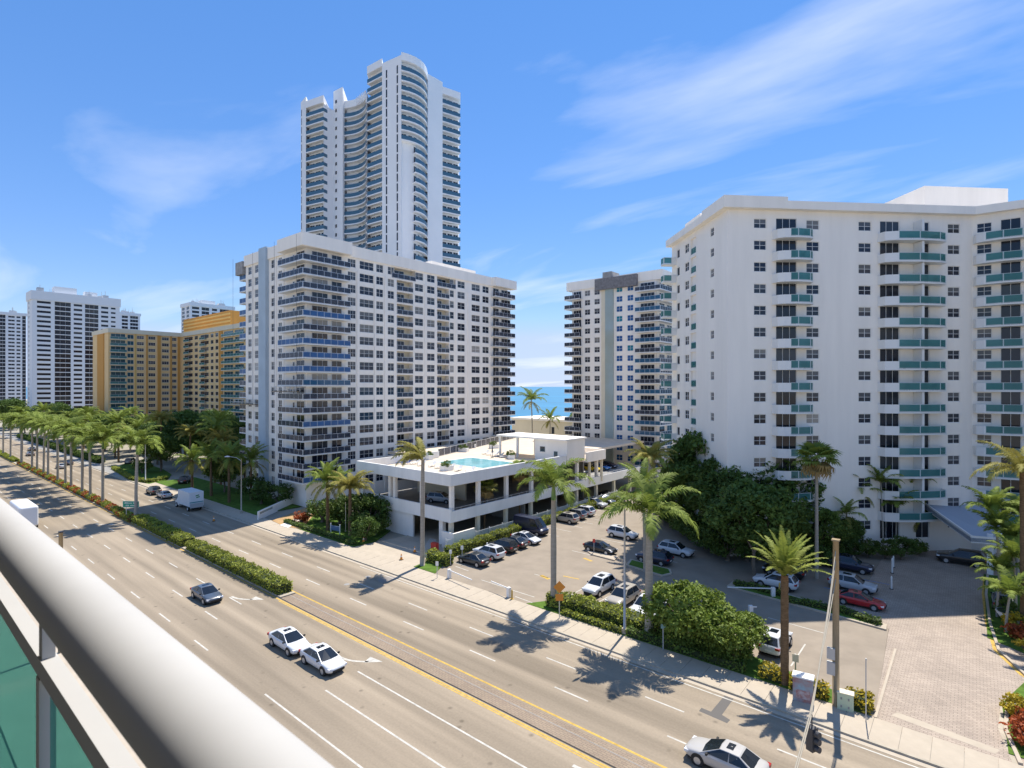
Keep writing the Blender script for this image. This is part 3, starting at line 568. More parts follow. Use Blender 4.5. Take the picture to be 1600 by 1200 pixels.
for (p0, d0, p1, d1, ty, kind) in segs:
    a_, b_ = fpt(p0, d0), fpt(p1, d1); dm = (d0+d1)/2; zt = zat(ty, d0 if kind != 'convex' else 171)
    pts = curve(a_, b_, {'concave': -1.6, 'convex': 2.4}.get(kind, 0)) if kind in ('concave', 'convex') else [a_, b_]
    base = offs(pts, -1.5) if kind in ('balc', 'balc2', 'balc3', 'concave', 'convex') else pts
    bk = (a_[0]-17, a_[1]+16), (b_[0]-17, b_[1]+16)
    b = MB(); b.prism(list(base)+[bk[1], bk[0]], 0, zt-(2.4 if base is not pts else 0)); b.build('wall', tower_w, Fb)
    if base is not pts:
        b = MB(); b.prism(list(pts)+[bk[1], bk[0]], zt-2.399, zt); b.build('roof_fascia', tower_w, Fb)
    ang = math.atan2(b_[1]-a_[1], b_[0]-a_[0]); Ln = math.hypot(b_[0]-a_[0], b_[1]-a_[1]); zf = zt-2.4-FS; k = 0
    while zf > FZ0:
        if base is not pts:
            shrink = (.0 if kind != 'convex' or k < 8 else .0)
            sp_ = pts if not (kind == 'convex' and k >= 8) else pts[2:]
            bs_ = base if not (kind == 'convex' and k >= 8) else base[2:]
            s_ = slabpoly(Fb, list(sp_)+list(bs_)[::-1], zf-.35, zf, tower_w, 'balcony')
            po = offs(sp_, -.05); pi = offs(sp_, -.12); b = MB()
            for (u0, u1, v0, v1) in zip(po, po[1:], pi, pi[1:]): b.add([(*u0, zf), (*u1, zf), (*u1, zf+1.25), (*u0, zf+1.25), (*v0, zf), (*v1, zf), (*v1, zf+1.25), (*v0, zf+1.25)], [(0, 1, 2, 3), (7, 6, 5, 4), (3, 2, 6, 7)])
            b.build('railing', bl_rail, s_)
            for i, (u, v) in enumerate(zip(bs_, bs_[1:])):
                an = math.atan2(v[1]-u[1], v[0]-u[0]); ln = math.hypot(v[0]-u[0], v[1]-u[1])
                if len(bs_) > 2:
                    if (kind == 'concave' and i in (2, 3, 4)) or (kind == 'convex' and i in (0, 1, 2, 3, 4)): win(Fb, u, an, ln*.15, zf+.1, ln*.7, 2.2, 2, 1, -.05, tower_w, wgd, 'sliding_door')
                else:
                    for q, (x0, w) in enumerate(((.05, .27), (.37, .28), (.7, .27))): win(Fb, u, an, ln*x0, zf+.1, ln*w, 2.2, 2, 1, -.05, tower_w, wgd, 'sliding_door')
            if kind in ('balc', 'balc2'):       # return side of the balcony
                b = MB(); b.prism([base[-1], pts[-1], (pts[-1][0]+.1, pts[-1][1]+.1), (base[-1][0]+.1, base[-1][1]+.1)], zf, zf+1.1); b.build('side_railing', bl_rail, s_)
        elif kind == 'smallwin': win(Fb, a_, ang, Ln*.2, zf+.8, 1.1, 1.3, 1, 1, -.04, tower_w, wgd)
        elif kind == 'slit': win(Fb, a_, ang, Ln*.1, zf+.1, .8, 2.5, 1, 1, -.04, tower_w, wgd)
        elif kind == 'dark': win(Fb, a_, ang, .05, zf+.1, Ln-.1, 2.6, 1, 1, -.04, tower_w, wgd)
        elif kind == 'slitwall':
            for fx_ in (.2, .76): win(Fb, a_, ang, Ln*fx_, zf+.05, .75, 2.7, 1, 1, -.04, tower_w, wgd)
        zf -= FS; k += 1
ar_ = [fpt(535, 192), fpt(571, 186)]; b = MB()
for i in range(6):
    p = fpt(557+i*2.6, 184); b.box(p[0]-.12, p[1]-.12, zat(158, 184)-.5, p[0]+.12, p[1]+.12, zat(158, 184)+1.2+i*.45)
b.tube([(*fpt(555, 184), zat(166, 184)), (*fpt(562, 184), zat(159, 184)), (*fpt(571, 184), zat(152, 184))], .25, 5); b.build('roof_trellis', tower_w, Fb)
# ------------------------------------------------------------------ far buildings
def boxtower(label, X, Y0, Y1, Wx, zt, storey, colsR, colsL, wm_, gm_, nfl, parapet=2.0, name='tower_building', bands=False, rooms=()):
    """box with its +X face from Y0..Y1 and its -Y face Wx wide; cols as fractions (a,b,cols,rows)"""
    t = thing(name, label, 'building'); opR_, opL_, ws = [], [], []
    for k in range(nfl):
        zf = zt-storey*(k+1)
        for a_, b_, c, r, zl, zh in colsR: x0, x1 = a_*(Y1-Y0), b_*(Y1-Y0); opR_.append((x0, zf+zl, x1, zf+zh)); ws.append(((X, Y0), A90, x0, zf+zl, x1-x0, zh-zl, c, r))
        for a_, b_, c, r, zl, zh in colsL: x0, x1 = a_*Wx, b_*Wx; opL_.append((x0, zf+zl, x1, zf+zh)); ws.append(((X-Wx, Y0), 0, x0, zf+zl, x1-x0, zh-zl, c, r))
    facade(t, (X, Y0), A90, Y1-Y0, 0, zt, opR_, wm_); facade(t, (X-Wx, Y0), 0, Wx, 0, zt, opL_, wm_)
    for q in ws: win(t, *q, gm_=gm_)
    b = MB(); b.box(X-Wx, Y0+.4, 0, X-.4, Y1, zt-.05); b.build('core', wm_, t)
    b = MB(); b.box(X-Wx-.5, Y0-.5, zt+.003, X+.5, Y1+.5, zt+parapet); b.build('parapet', wm_, t)
    for (fa, fb, ga, gb, h) in rooms: b = MB(); b.box(X-Wx*fb, Y0+(Y1-Y0)*ga, zt+parapet, X-Wx*fa, Y0+(Y1-Y0)*gb, zt+parapet+h); b.build('roof_house', wm_, t)
    r2 = random.Random(int(zt*10))
    for k in range(7):
        fx_, fy_ = r2.uniform(.1, .85), r2.uniform(.05, .9); b = MB(); x_, y_ = X-Wx*fx_, Y0+(Y1-Y0)*fy_; w_ = r2.uniform(.6, 2.2); b.box(x_-w_, y_-w_, zt+parapet, x_+w_, y_+w_, zt+parapet+r2.uniform(.8, 2.4)); b.tube([(x_, y_, zt+parapet), (x_, y_, zt+parapet+r2.uniform(3, 5))], .12, 4); b.build('rooftop_unit', steel, t)
    return t
bw = mat('far_white', (.74, .75, .76), .85, .2)
dpx = 310.; Bx, By0 = atd(50, dpx); By1 = onX(187, Bx)
boxtower('white tower with dark navy window bands behind the palm-lined road', Bx, By0, By1, 14, zat(470, depth(Bx, By0))+1, 2.75,
         [(.05, .2, 1, 1, .8, 2.2), (.24, .42, 3, 1, .15, 2.6), (.45, .55, 1, 1, .8, 2.2), (.58, .74, 3, 1, .15, 2.6), (.77, .86, 1, 1, .8, 2.2), (.89, .95, 1, 1, .9, 2.1)], [(.25, .45, 1, 1, .6, 2.2)], bw, wgd, 26, 5, rooms=((.2, .7, .25, .5, 4), (.3, .6, .6, .75, 3)))
Ax, Ay0 = atd(-25, 405.); Ay1 = onX(41, Ax)
boxtower('distant tower with wide dark glazing left of the white tower', Ax, Ay0, Ay1, 20, zat(494, depth(Ax, Ay1)), 2.8, [(.08, .35, 3, 1, .1, 2.6), (.36, .5, 2, 1, .1, 2.6), (.56, .72, 2, 1, .8, 2.2), (.76, .86, 1, 1, .8, 2.2), (.9, .99, 1, 1, .1, 2.7)], [], bw, wgd, 26, 2)
Dx, Dy0 = atd(187, 430.); Dy1 = onX(219, Dx)
boxtower('distant pale tower just right of the white banded tower', Dx, Dy0, Dy1, 20, zat(494, 440), 2.8, [(.1, .4, 2, 1, .3, 2.3), (.5, .9, 3, 1, .3, 2.5)], [], bw, wgd, 16, 2)
D2x, D2y0 = atd(297, 390.); D2y1 = onX(366, D2x)
boxtower('distant white tower with dark bands above the yellow building roof', D2x, D2y0, D2y1, 17, zat(478, 392), 2.8, [(.04, .2, 1, 1, .5, 2.3), (.25, .42, 2, 1, .2, 2.5), (.48, .6, 1, 1, .5, 2.3), (.66, .95, 4, 1, .2, 2.5)], [(.1, .4, 2, 1, .3, 2.4), (.6, .9, 2, 1, .3, 2.4)], bw, wgd, 12, 2.4, rooms=((.2, .6, .3, .6, 3),))
# C yellow L-shaped condo
Cb = thing('condo_building', 'yellow and ochre L-shaped condo with teal glass bays beyond the palms', 'building')
XC, YC0 = -277., 66.5; YC1 = onX(284, XC); ZC = zat(516, 235)-1.5; cf = [ZC-2.7*(k+1) for k in range(14)]
op, ws = [], []; o_ = (XC, YC0); cv = lambda px: onX(px, XC)-YC0
for zf in cf:
    op.append((cv(173), zf+.2, cv(196), zf+2.45)); ws.append((cv(173), zf+.2, cv(196)-cv(173), 2.25, 3, 1, wgt))
    op.append((cv(199), zf+.5, cv(209), zf+2.3)); ws.append((cv(199), zf+.5, cv(209)-cv(199), 1.8, 2, 1, wgt))
    for a_, b_ in ((214, 225), (232, 243), (253, 264), (269, 276)): op.append((cv(a_), zf+.7, cv(b_), zf+2.1)); ws.append((cv(a_), zf+.7, cv(b_)-cv(a_), 1.4, 3, 2, wg))
facade(Cb, o_, A90, YC1-YC0, 0, ZC, op, yellow_l)
for x, z, w, h, c, r, gl in ws: win(Cb, o_, A90, x, z, w, h, c, r, gm_=gl)
op, ws = [], []; o_ = (XC, YC1); XC2 = onY(386, YC1); cw = lambda px: onY(px, YC1)-XC
for zf in cf:
    for a_, b_, n_ in ((288, 301, 2), (304, 309, 1), (313, 326, 2), (329, 333.5, 1), (336.5, 341, 1), (350, 364, 3), (367, 381, 3)): op.append((cw(a_), zf+.6, cw(b_), zf+2.2)); ws.append((cw(a_), zf+.6, cw(b_)-cw(a_), 1.6, n_, 1, wgt if n_ > 2 else wg))
facade(Cb, o_, 0, XC2-XC, 0, ZC, op, yellow_l)
for x, z, w, h, c, r, gl in ws: win(Cb, o_, 0, x, z, w, h, c, r, gm_=gl)
for zf in cf:
    s_ = slabpoly(Cb, [(XC+.02, YC0+cv(171)), (XC+1.2, YC0+cv(171)), (XC+1.2, YC0+cv(197)), (XC+.02, YC0+cv(197))], zf-.15, zf+.05, cream, 'balcony'); rail(s_, (XC+1.16, YC0+cv(171)), (XC+1.16, YC0+cv(197)), zf+.05, 1, teal_glass, 3)
    for a_, b_ in ((290, 298), (315, 323), (349, 384)): s_ = slabpoly(Cb, [(XC+cw(a_), YC1-1), (XC+cw(b_), YC1-1), (XC+cw(b_), YC1-.02), (XC+cw(a_), YC1-.02)], zf-.15, zf+.05, cream, 'balcony'); rail(s_, (XC+cw(a_), YC1-.96), (XC+cw(b_), YC1-.96), zf+.05, 1, teal_glass, 3)
for a_, b_, m_ in ((228.5, 230.5, orange_st), (246, 251, orange_st), (266, 268, orange_st), (277.5, 281, orange_st), (210.5, 212.5, yellow)): b = MB(); b.box(XC-.2, YC0+cv(a_), 0, XC+.25, YC0+cv(b_), ZC); b.build('pilaster', m_, Cb)
for a_, b_ in ((343, 348),): b = MB(); b.box(XC+cw(a_), YC1-.3, 0, XC+cw(b_), YC1+.2, ZC); b.build('pilaster', orange_st, Cb)
xw = onY(145, YC0); b = MB(); b.box(xw, YC0, 0, XC-.4, YC1+18, ZC+1.6); b.box(XC-.39, YC1+.4, 0, XC2, YC1+18, ZC); b.build('core', yellow_l, Cb)
b = MB(); b.box(onY(153, YC0), YC0-.3, 0, onY(163, YC0), YC0-.01, ZC+1.7); b.build('ochre_band', orange_st, Cb)
b = MB(); b.box(xw-.2, YC0-.35, ZC+.003, XC+.5, YC1, ZC+1.8); b.box(XC+.51, YC1-.5, ZC+.003, XC2, YC1+18, ZC+1.8); b.build('parapet', cream, Cb)
b = MB(); b.box(onY(287, YC1+14), YC1+14, ZC, onY(360, YC1+14), YC1+24, ZC+12.2); b.build('roof_house', orange_st, Cb)
for k in range(5): b = MB(); b.box(onY(287, YC1+14)-.1, YC1+13.7, ZC+3.5+k*1.7, onY(360, YC1+14)+.1, YC1+13.99, ZC+4.3+k*1.7); b.build('louvre_band', yellow, Cb)
# low beach building
q0 = G(815, 690, 3); bb = thing('beach_house', 'low cream building with dark window strip in front of the sea', 'building')
o_ = (-126.5, 150.); facade(bb, o_, 0, 48, 0, 11.5, [(23.0, 7.2, 29, 9.6), (17.5, 7, 18.8, 9.4), (41, 7, 42.6, 10)], cream); win(bb, o_, 0, 23.0, 7.2, 6, 2.4, 4, 1); win(bb, o_, 0, 17.5, 7, 1.3, 2.4, 1, 1); win(bb, o_, 0, 41, 7, 1.6, 3, 1, 1)
b = MB(); b.box(-126.5, 150.4, 0, -78.5, 166, 11.3); b.build('core', cream, bb); b = MB(); b.box(-127, 149.6, 11.31, -78, 166.4, 12.0); b.build('roof_edge', white2, bb)
# ------------------------------------------------------------------ parking garage with pool deck
Pg = thing('parking_garage', 'white two-level parking garage with swimming pool deck on its roof', 'garage')
GX0, GX1, GY0, GY1 = -79.4, -57., 54.1, 96.; DZ = 9.2; LZ = 4.2
deck = [(GX0, GY0), (GX1, GY0), (GX1, GY1), (-64, GY1), (-64, 128), (-95.2, 128), (-95.2, 72), (GX0, 72)]
deckm = mat('pool_deck', (.62, .53, .42), .85, .2, .09, .5)
b = MB(); b.prism(deck, DZ-.5, DZ); b.build('roof_deck', deckm, Pg)
def fascia(pts, z0, z1, th, nm, m=white2):
    b = MB()
    for (x0, y0), (x1, y1) in zip(pts, pts[1:]):
        dx, dy = x1-x0, y1-y0; l_ = math.hypot(dx, dy); nx, ny = -dy/l_*th, dx/l_*th
        b.prism([(x0, y0), (x1, y1), (x1+nx, y1+ny), (x0+nx, y0+ny)], z0, z1)
    b.build(nm, m, Pg)
stain = mat('stained_white_wall', (.83, .81, .76), .85, .2, .08, .5, stretch=(1, 1, .12), detail=7)
fascia([(GX0, 72), (GX0, GY0-.199)], 8.85, 10.5, .3, 'fascia', stain); fascia([(GX0, GY0-.5), (GX1+.5, GY0-.5)], 8.851, 10.5, .3, 'fascia', stain); fascia([(GX1+.5, GY0-.199), (GX1+.5, 82.4)], 8.852, 10.5, .3, 'fascia', stain)
b = MB(); b.prism([(GX0, GY0), (GX1, GY0), (GX1, 118), (GX0, 118)], LZ-.5, LZ); b.build('parking_deck', conc_d, Pg)
fascia([(GX0+3, GY0-.3), (GX1+.3, GY0-.3)], 3.6, 5.5, .25, 'parapet', stain); fascia([(GX1+.3, GY0-.049), (GX1+.3, 112)], 3.601, 5.2, .25, 'parapet', stain)
b = MB(); b.box(GX1+.1, GY0, 5.2, GX1+.16, 112, 5.24); b.box(GX1+.1, GY0, 5.5, GX1+.16, 112, 5.56)
for i in range(30): b.box(GX1+.105, GY0+i*1.9, 5.2, GX1+.155, GY0+i*1.9+.05, 5.5)
b.build('parapet_rail', steel, Pg)
for y in (54.5, 60, 66.5, 73, 80, 87, 94, 101, 108):
    if y < 97: b = MB(); b.box(GX1-.5, y-.3, LZ, GX1, y+.3, DZ-.5); b.build('column', white2, Pg)
    b = MB(); b.box(GX1-.6, y-.3, .1, GX1-.1, y+.3, LZ-.5); b.build('column', cream, Pg)
for x in (-78.6, -71.2, -70, -63.5):
    b = MB(); b.box(x-.28, GY0+.05, LZ, x+.28, GY0+.55, DZ-.5); b.build('column', white2, Pg)
XO = onY(645, GY0); b = MB(); b.box(GX0, GY0, 0, XO, GY0+.3, LZ-.5); b.build('front_wall', stain, Pg); b = MB(); b.box(-59.6, GY0+.1, .1, -58.8, GY0+.7, LZ-.5); b.build('column', white2, Pg)
b = MB(); b.box(-76, 64, LZ, -64, 64.3, DZ-.5); b.box(GX0+.2, 68, LZ, GX0+.5, 118, DZ-.5); b.build('inner_wall', cream, Pg)
b = MB(); b.box(GX0+.5, 95, .1, GX1-4, 95.3, DZ-.6); b.box(GX0, 64, 0, GX0+.3, 118, LZ-.5); b.box(XO, 72, .1, GX1-1, 72.3, LZ-.5); b.build('rear_wall', conc_d, Pg)
b = MB(); b.box(-57.9, 53.2, .1, -55.8, 53.5, 2.4); b.box(-55.8, 53.2, .1, -55.5, 57.5, 2.4); b.build('yard_wall', white2, Pg)
# clutter at the garage mouth
t = thing('barrier_stack', 'orange and grey construction barriers stacked by garage mouth', 'barriers', (-57.6, 51.6, .15)); b = MB(); b.box(-.5, -.3, 0, .5, .3, 1.0); b.build('barrel', redp, t); b = MB()
for i in range(5): b.add([(-1.8+i*.3, -.4, 0), (-1.75+i*.3, -.4, 0), (-1.4+i*.3, .5, 1.3), (-1.45+i*.3, .5, 1.3)], [(0, 1, 2, 3)])
b.build('panels', steel, t)
# pavilion and planter balcony on the deck
pv = thing('deck_pavilion', 'white pavilion with pergola and planter balcony on the pool deck', 'pavilion', (0, 0, DZ))
b = MB(); b.box(-63.8, 82.5, 0, -56.4, 88.4, 3.9); b.build('wall', white2, pv)
b = MB(); b.box(-73, 81.8, 3.903, -56.2, 88.9, 4.2); b.build('roof', white2, pv)
for x, y in ((-72.5, 82.4), (-72.5, 88), (-68, 82.4), (-68, 88)): b = MB(); b.box(x-.17, y-.17, 0, x+.17, y+.17, 3.9); b.build('post', offw, pv)
win(pv, (-63.8, 82.5), 0, 1.2, 1.5, 1.3, 1.1, 1, 1, -.02); win(pv, (-63.8, 82.5), 0, 4.4, .6, 1.0, 1.3, 1, 1, -.02)
b = MB(); b.box(-63, 88.5, -.6, -56, 95.5, -.2); b.box(-56.3, 88.51, -.19, -56, 95.5, 1.3); b.box(-63, 95.2, -.19, -56.31, 95.5, 1.3); b.build('planter_balcony', white2, pv)
for y in (90.5, 95): b = MB(); b.box(-56.9, y-.2, -DZ+LZ, -56.5, y+.2, -.6); b.build('column', cream, pv)
# pool
pool = thing('swimming_pool', 'turquoise swimming pool set into the garage roof deck', 'pool')
px0, px1, py0, py1 = -74.5, -63.2, 67.5, 76.
b = MB(); b.box(px0-.5, py0-.5, DZ-.05, px1+.5, py1+.5, DZ+.04); b.build('coping', mat('pool_coping', (.66, .62, .55), .8), pool)
b = MB(); b.add([(px0, py0, DZ+.046), (px1, py0, DZ+.046), (px1, py1, DZ+.046), (px0, py1, DZ+.046)], [(0, 1, 2, 3)]); b.build('water', mat('pool_water', (.2, .5, .55), .08, .5, .2, .5, bump=.15), pool)
# deck furniture
lm = MB(); lm.box(-.95, -.3, .28, .45, .3, .34); lm.add([(.45, -.3, .28), (1.0, -.3, .75), (1.0, .3, .75), (.45, .3, .28), (.45, -.3, .34), (.97, -.3, .8), (.97, .3, .8), (.45, .3, .34)], [(0, 1, 2, 3), (7, 6, 5, 4), (0, 4, 5, 1), (3, 2, 6, 7), (1, 5, 6, 2)])
lmesh = {'blue': lm.mesh('seat', mat('blue_sling', (.04, .09, .3), .8)), 'white': lm.mesh('seat', mat('white_sling', (.7, .69, .66), .8))}
fm_ = MB()
for x in (-.85, .35):
    for y in (-.28, .28): fm_.box(x-.03, y-.03, 0, x+.03, y+.03, .3)
fmesh = fm_.mesh('frame', alum)
def lounger(x, y, rz, c, label, group): t = thing('sun_lounger', label, 'sun lounger', (x, y, DZ), rz, group); link('seat', lmesh[c], t); link('frame', fmesh, t); return t
for i in range(11): lounger(-83.6-i*.42, 78+i*1.15, R(200), 'blue', 'blue sun lounger in the row along the fence at back of pool deck', 'blue loungers along the deck fence')
for i in range(5): lounger(-69.5-i*1.7, 80.2+i*.5, R(60+i*9), 'white', 'white sun lounger scattered on the deck beyond the pool', 'white loungers beyond the pool')
for i in range(7): lounger(-76+i*2.3, 63.4-(i % 2)*.4, R(92+8*(i % 3)), 'white', 'white sun lounger lined between pool and street parapet', 'white loungers by the street parapet')
for i in range(2): lounger(-78.2+i*1.2, 62+i*.3, R(80), 'blue', 'blue sun lounger standing in the street corner of deck', 'pair of blue corner loungers')
# ------------------------------------------------------------------ vegetation kit
rng = np.random.default_rng(3)
def leafmesh(name, pts, size, mats, core=None, up=.4, mi=None):
    n = len(pts); d = rng.normal(size=(n, 3)); d[:, 2] += up*2; d /= np.linalg.norm(d, axis=1)[:, None]; r = rng.normal(size=(n, 3)); u = np.cross(d, r); u /= np.linalg.norm(u, axis=1)[:, None]; w = np.cross(d, u)
    s = size*rng.uniform(.6, 1.4, n)[:, None]; P = np.stack([pts-u*s, pts+w*s*.55+d*s*.12, pts+u*s, pts-w*s*.55+d*s*.12], 1).reshape(-1, 3)
    V = P.tolist(); Fc = (np.arange(n)[:, None]*4+np.arange(4)).tolist(); M = [0]*n if mi is None else mi.tolist()
    if core:
        k = len(V); V += core.v; Fc += [[i+k for i in f] for f in core.f]; M += [len(mats)-1]*len(core.f)
    me = bpy.data.meshes.new(name); me.from_pydata(V, [], Fc)
    for m in mats: me.materials.append(m)
    me.polygons.foreach_set('material_index', M); me.update(); return me
def hedge(path, wd, h, label, lm=None, z=.14, size=.13, dens=55, name='hedge', cat='hedge', group=None, mix=None):
    """clipped hedge along a polyline; leaves over a dark core"""
    t = thing(name, label, cat, (path[0][0], path[0][1], z), 0, group); ox, oy = path[0]; pts = []; core = MB(); lm = lm or leaf_hedge
    for (x0, y0), (x1, y1) in zip(path, path[1:]):
        l_ = math.hypot(x1-x0, y1-y0); dx, dy = (x1-x0)/l_, (y1-y0)/l_; ax_, ay_ = x0-ox, y0-oy
        def Pn(s, y, zz): return np.stack([ax_+dx*s-dy*y, ay_+dy*s+dx*y, zz], 1)
        wob = lambda s: 1+.10*np.sin(s*1.7+x0)+.07*np.sin(s*4.1)
        nT = int(l_*wd*dens); s = rng.uniform(0, l_, nT); y = rng.uniform(-wd/2, wd/2, nT); pts.append(Pn(s, y, h*wob(s)+rng.normal(0, .07, nT)-.16*(abs(y)/(wd/2))**4))
        nS = int(l_*h*dens*.8)
        for sg in (-1, 1): s = rng.uniform(0, l_, nS); zz = rng.uniform(.03, h, nS); pts.append(Pn(s, sg*(wd/2+rng.normal(0, .07, nS)), zz*wob(s)))
        nE = int(wd*h*dens)
        for e_ in (0, l_): pts.append(Pn(e_+rng.normal(0, .07, nE), rng.uniform(-wd/2, wd/2, nE), rng.uniform(0, h, nE)))
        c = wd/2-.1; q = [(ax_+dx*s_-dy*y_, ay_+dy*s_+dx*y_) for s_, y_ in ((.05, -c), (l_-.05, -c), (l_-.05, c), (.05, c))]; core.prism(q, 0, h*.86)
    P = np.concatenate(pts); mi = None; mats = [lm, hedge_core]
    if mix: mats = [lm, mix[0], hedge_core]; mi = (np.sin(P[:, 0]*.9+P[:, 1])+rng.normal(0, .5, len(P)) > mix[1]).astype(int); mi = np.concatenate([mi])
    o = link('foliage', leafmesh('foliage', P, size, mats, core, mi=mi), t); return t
def crownpts(rx, ry, rz, ncl, per, cr_):
    out = []
    for i in range(ncl):
        v = rng.normal(size=3); v /= np.linalg.norm(v); v *= rng.uniform(.55, 1.0)**.5; v[2] = v[2]*.85+.1; c = v*np.array([rx, ry, rz]); r = cr_*rng.uniform(.6, 1.3)
        q = rng.normal(size=(per, 3)); q /= np.linalg.norm(q, axis=1)[:, None]; out.append(c+q*r*rng.uniform(.55, 1.05, (per, 1))*np.array([1, 1, .75]))
    return np.concatenate(out)
def treemesh(seed, rx, rz, lm, ncl=60, per=85, size=.2, cr_=1.0, th=3.):
    global rng; rng = np.random.default_rng(seed); P = crownpts(rx, rx, rz, ncl, per, cr_); P[:, 2] += th+rz*.9; cm = leafmesh('crown', P, size, [lm]); b = MB(); rr = random.Random(seed)
    b.tube([(0, 0, 0), (.1, .05, th*.5), (.05, -.05, th)], [.24, .19, .16], 8)
    for i in range(7):
        a = i*.9+rr.random(); r = rx*.65; b.tube([(.05, -.05, th*.85), (math.cos(a)*r*.4, math.sin(a)*r*.4, th+rz*.4), (math.cos(a)*r, math.sin(a)*r, th+rz*rr.uniform(.7, 1.5))], [.12, .08, .03], 6)
    return cm, b.mesh('trunk', bark, True)
TM = {'big1': treemesh(1, 4.6, 4.0, leaf_dark, 130, 110, .22, 1.2, 3.2), 'big2': treemesh(2, 4.2, 3.6, leaf_dark, 115, 110, .22, 1.15, 2.8), 'mid': treemesh(4, 3.0, 2.2, leaf_mid, 60, 90, .17, .85, 1.9), 'med': treemesh(5, 4.0, 3.0, leaf_mid, 75, 85, .22, 1.1, 2.6), 'shrub': treemesh(6, 1.5, 1.1, leaf_mid, 26, 70, .13, .55, .5), 'sdark': treemesh(8, 1.6, 1.3, leaf_dark, 28, 70, .14, .55, .5), 'bush': treemesh(12, 3.3, 1.6, leaf_bush, 95, 95, .17, .8, 1.4), 'syel': treemesh(9, .8, .5, leaf_yel, 14, 60, .1, .35, .2), 'sred': treemesh(10, .7, .45, leaf_red, 14, 60, .1, .35, .2)}
def tree(kind, x, y, label, sc=1., rz=0., z=.1, cat='tree', group=None, name='broadleaf_tree'):
    t = thing(name, label, cat, (x, y, z), rz, group); t.scale = (sc,)*3; link('crown', TM[kind][0], t); link('trunk', TM[kind][1], t); return t
# palms: fronds are shared meshes placed one by one
def frondmesh(seed, Ln, droop, a0, n=30, leaf=.75, wdt=.055, m=None, hang=.35, plume=0.):
    rr = random.Random(seed); b = MB(); pts = []; th = a0; p = Vector((0, 0, 0)); st = Ln/16; ts = []
    for i in range(17):
        pts.append(p.copy()); ts.append(th); p = p+Vector((math.cos(th), 0, math.sin(th)))*st; th -= droop/16*(.4+1.2*i/16)
    for i in range(16):
        w0, w1 = .045*(1-i/17), .045*(1-(i+1)/17); a_, c = pts[i], pts[i+1]; b.quad((a_.x, -w0, a_.z), (c.x, -w1, c.z), (c.x, w1, c.z), (a_.x, w0, a_.z))
    for i in range(n):
        t = .12+.88*(i+rr.random()*.5)/n; k = min(15, int(t*16)); fr = t*16-k; p = pts[k].lerp(pts[k+1], fr); th = ts[k]; tan = Vector((math.cos(th), 0, math.sin(th))); up = Vector((-math.sin(th), 0, math.cos(th)))
        l_ = leaf*(math.sin(math.pi*min(1, .18+.8*t))**.7)*rr.uniform(.85, 1.1)
        for sg in (-1, 1):
            d = (Vector((0, sg, 0))*.85+tan*(.35+.5*t)+up*rr.uniform(-.15, .25+plume)).normalized(); mid = p+d*l_*.55; tip = mid+(d*.45+Vector((0, 0, -hang*rr.uniform(.6, 1.4))))*l_; w = tan*wdt
            b.add([p-w*.5, p+w*.5, mid+w*.6, mid-w*.6, tip], [(0, 1, 2, 3), (3, 2, 4)])
    return b.mesh('frond', m or frond_g)
def fanmesh(seed, pet, rad, m, n=22, hang=.25):
    rr = random.Random(seed); b = MB(); b.quad((0, -.03, 0), (pet, -.02, pet*.15), (pet, .02, pet*.15), (0, .03, 0)); c = Vector((pet, 0, pet*.15))
    for i in range(n):
        a = -2.2+4.4*i/(n-1)+rr.uniform(-.05, .05); r = rad*(1-.12*abs(a)/2.2)*rr.uniform(.9, 1.1); d = Vector((math.cos(a), math.sin(a), .12)); s = Vector((-math.sin(a), math.cos(a), 0))*rad*.08; mid = c+d*r*.6; tip = c+d*r+Vector((0, 0, -hang*r))
        b.add([c, mid-s, tip, mid+s], [(0, 1, 2, 3)])
    return b.mesh('frond', m)
FR = {'royal': [frondmesh(i, 4.4, 1.75+.2*i, R(66-24*i), 42, 1.0, .10, frond_g, .35, .2) for i in range(3)],
      'feather': [frondmesh(10+i, 4.1, 1.2+.4*i, R(70-22*i), 38, .75, .09, frond_g, .5) for i in range(3)]+[frondmesh(14, 3.5, 1.0, R(-35), 30, .6, .08, frond_y, .6)],
      'olive': [frondmesh(20+i, 4.1, 1.3+.3*i, R(62-22*i), 38, .75, .085, frond_y, .5) for i in range(3)],
      'date': [frondmesh(30+i, 3.7, .75+.2*i, R(76-19*i), 46, .48, .07, frond_d, .15) for i in range(3)],
      'fan': [fanmesh(40, .9, 1.0, frond_g), fanmesh(41, 1.0, 1.0, frond_g, 20, .4), fanmesh(42, .8, .9, frond_dry, 16, .6)],
      'sabal': [fanmesh(50, 1.0, .95, frond_g), fanmesh(51, 1.0, .95, frond_y, 20, .4), fanmesh(52, .8, .85, frond_dry, 16, .7)],
      'areca': [frondmesh(60+i, 2.6, 1.2+.4*i, R(72-18*i), 26, .65, .09, frond_g, .3) for i in range(3)]}
_trunk = {}
def trunkmesh(kind, h, r, bend):
    k = (kind, round(h, 1), r, bend)
    if k in _trunk: return _trunk[k]
    b = MB(); n = 12; pts = [(bend*(i/n)**2, 0, h*i/n) for i in range(n+1)]
    if kind == 'royal': rs = [r*(1.25-.35*min(1, i/3)+.12*math.sin(i/n*math.pi)-.28*max(0, i/n-.6)) for i in range(n+1)]
    elif kind == 'rough': rs = [r*(1.15-.15*i/n+(.07 if i % 2 else -.03)) for i in range(n+1)]
    else: rs = [r*(1.2-.4*i/n) for i in range(n+1)]
    b.tube(pts, rs, 10); _trunk[k] = b.mesh('trunk', trunk_grey if kind in ('royal', 'grey') else trunk_brown, True); return _trunk[k]
PN = [0]
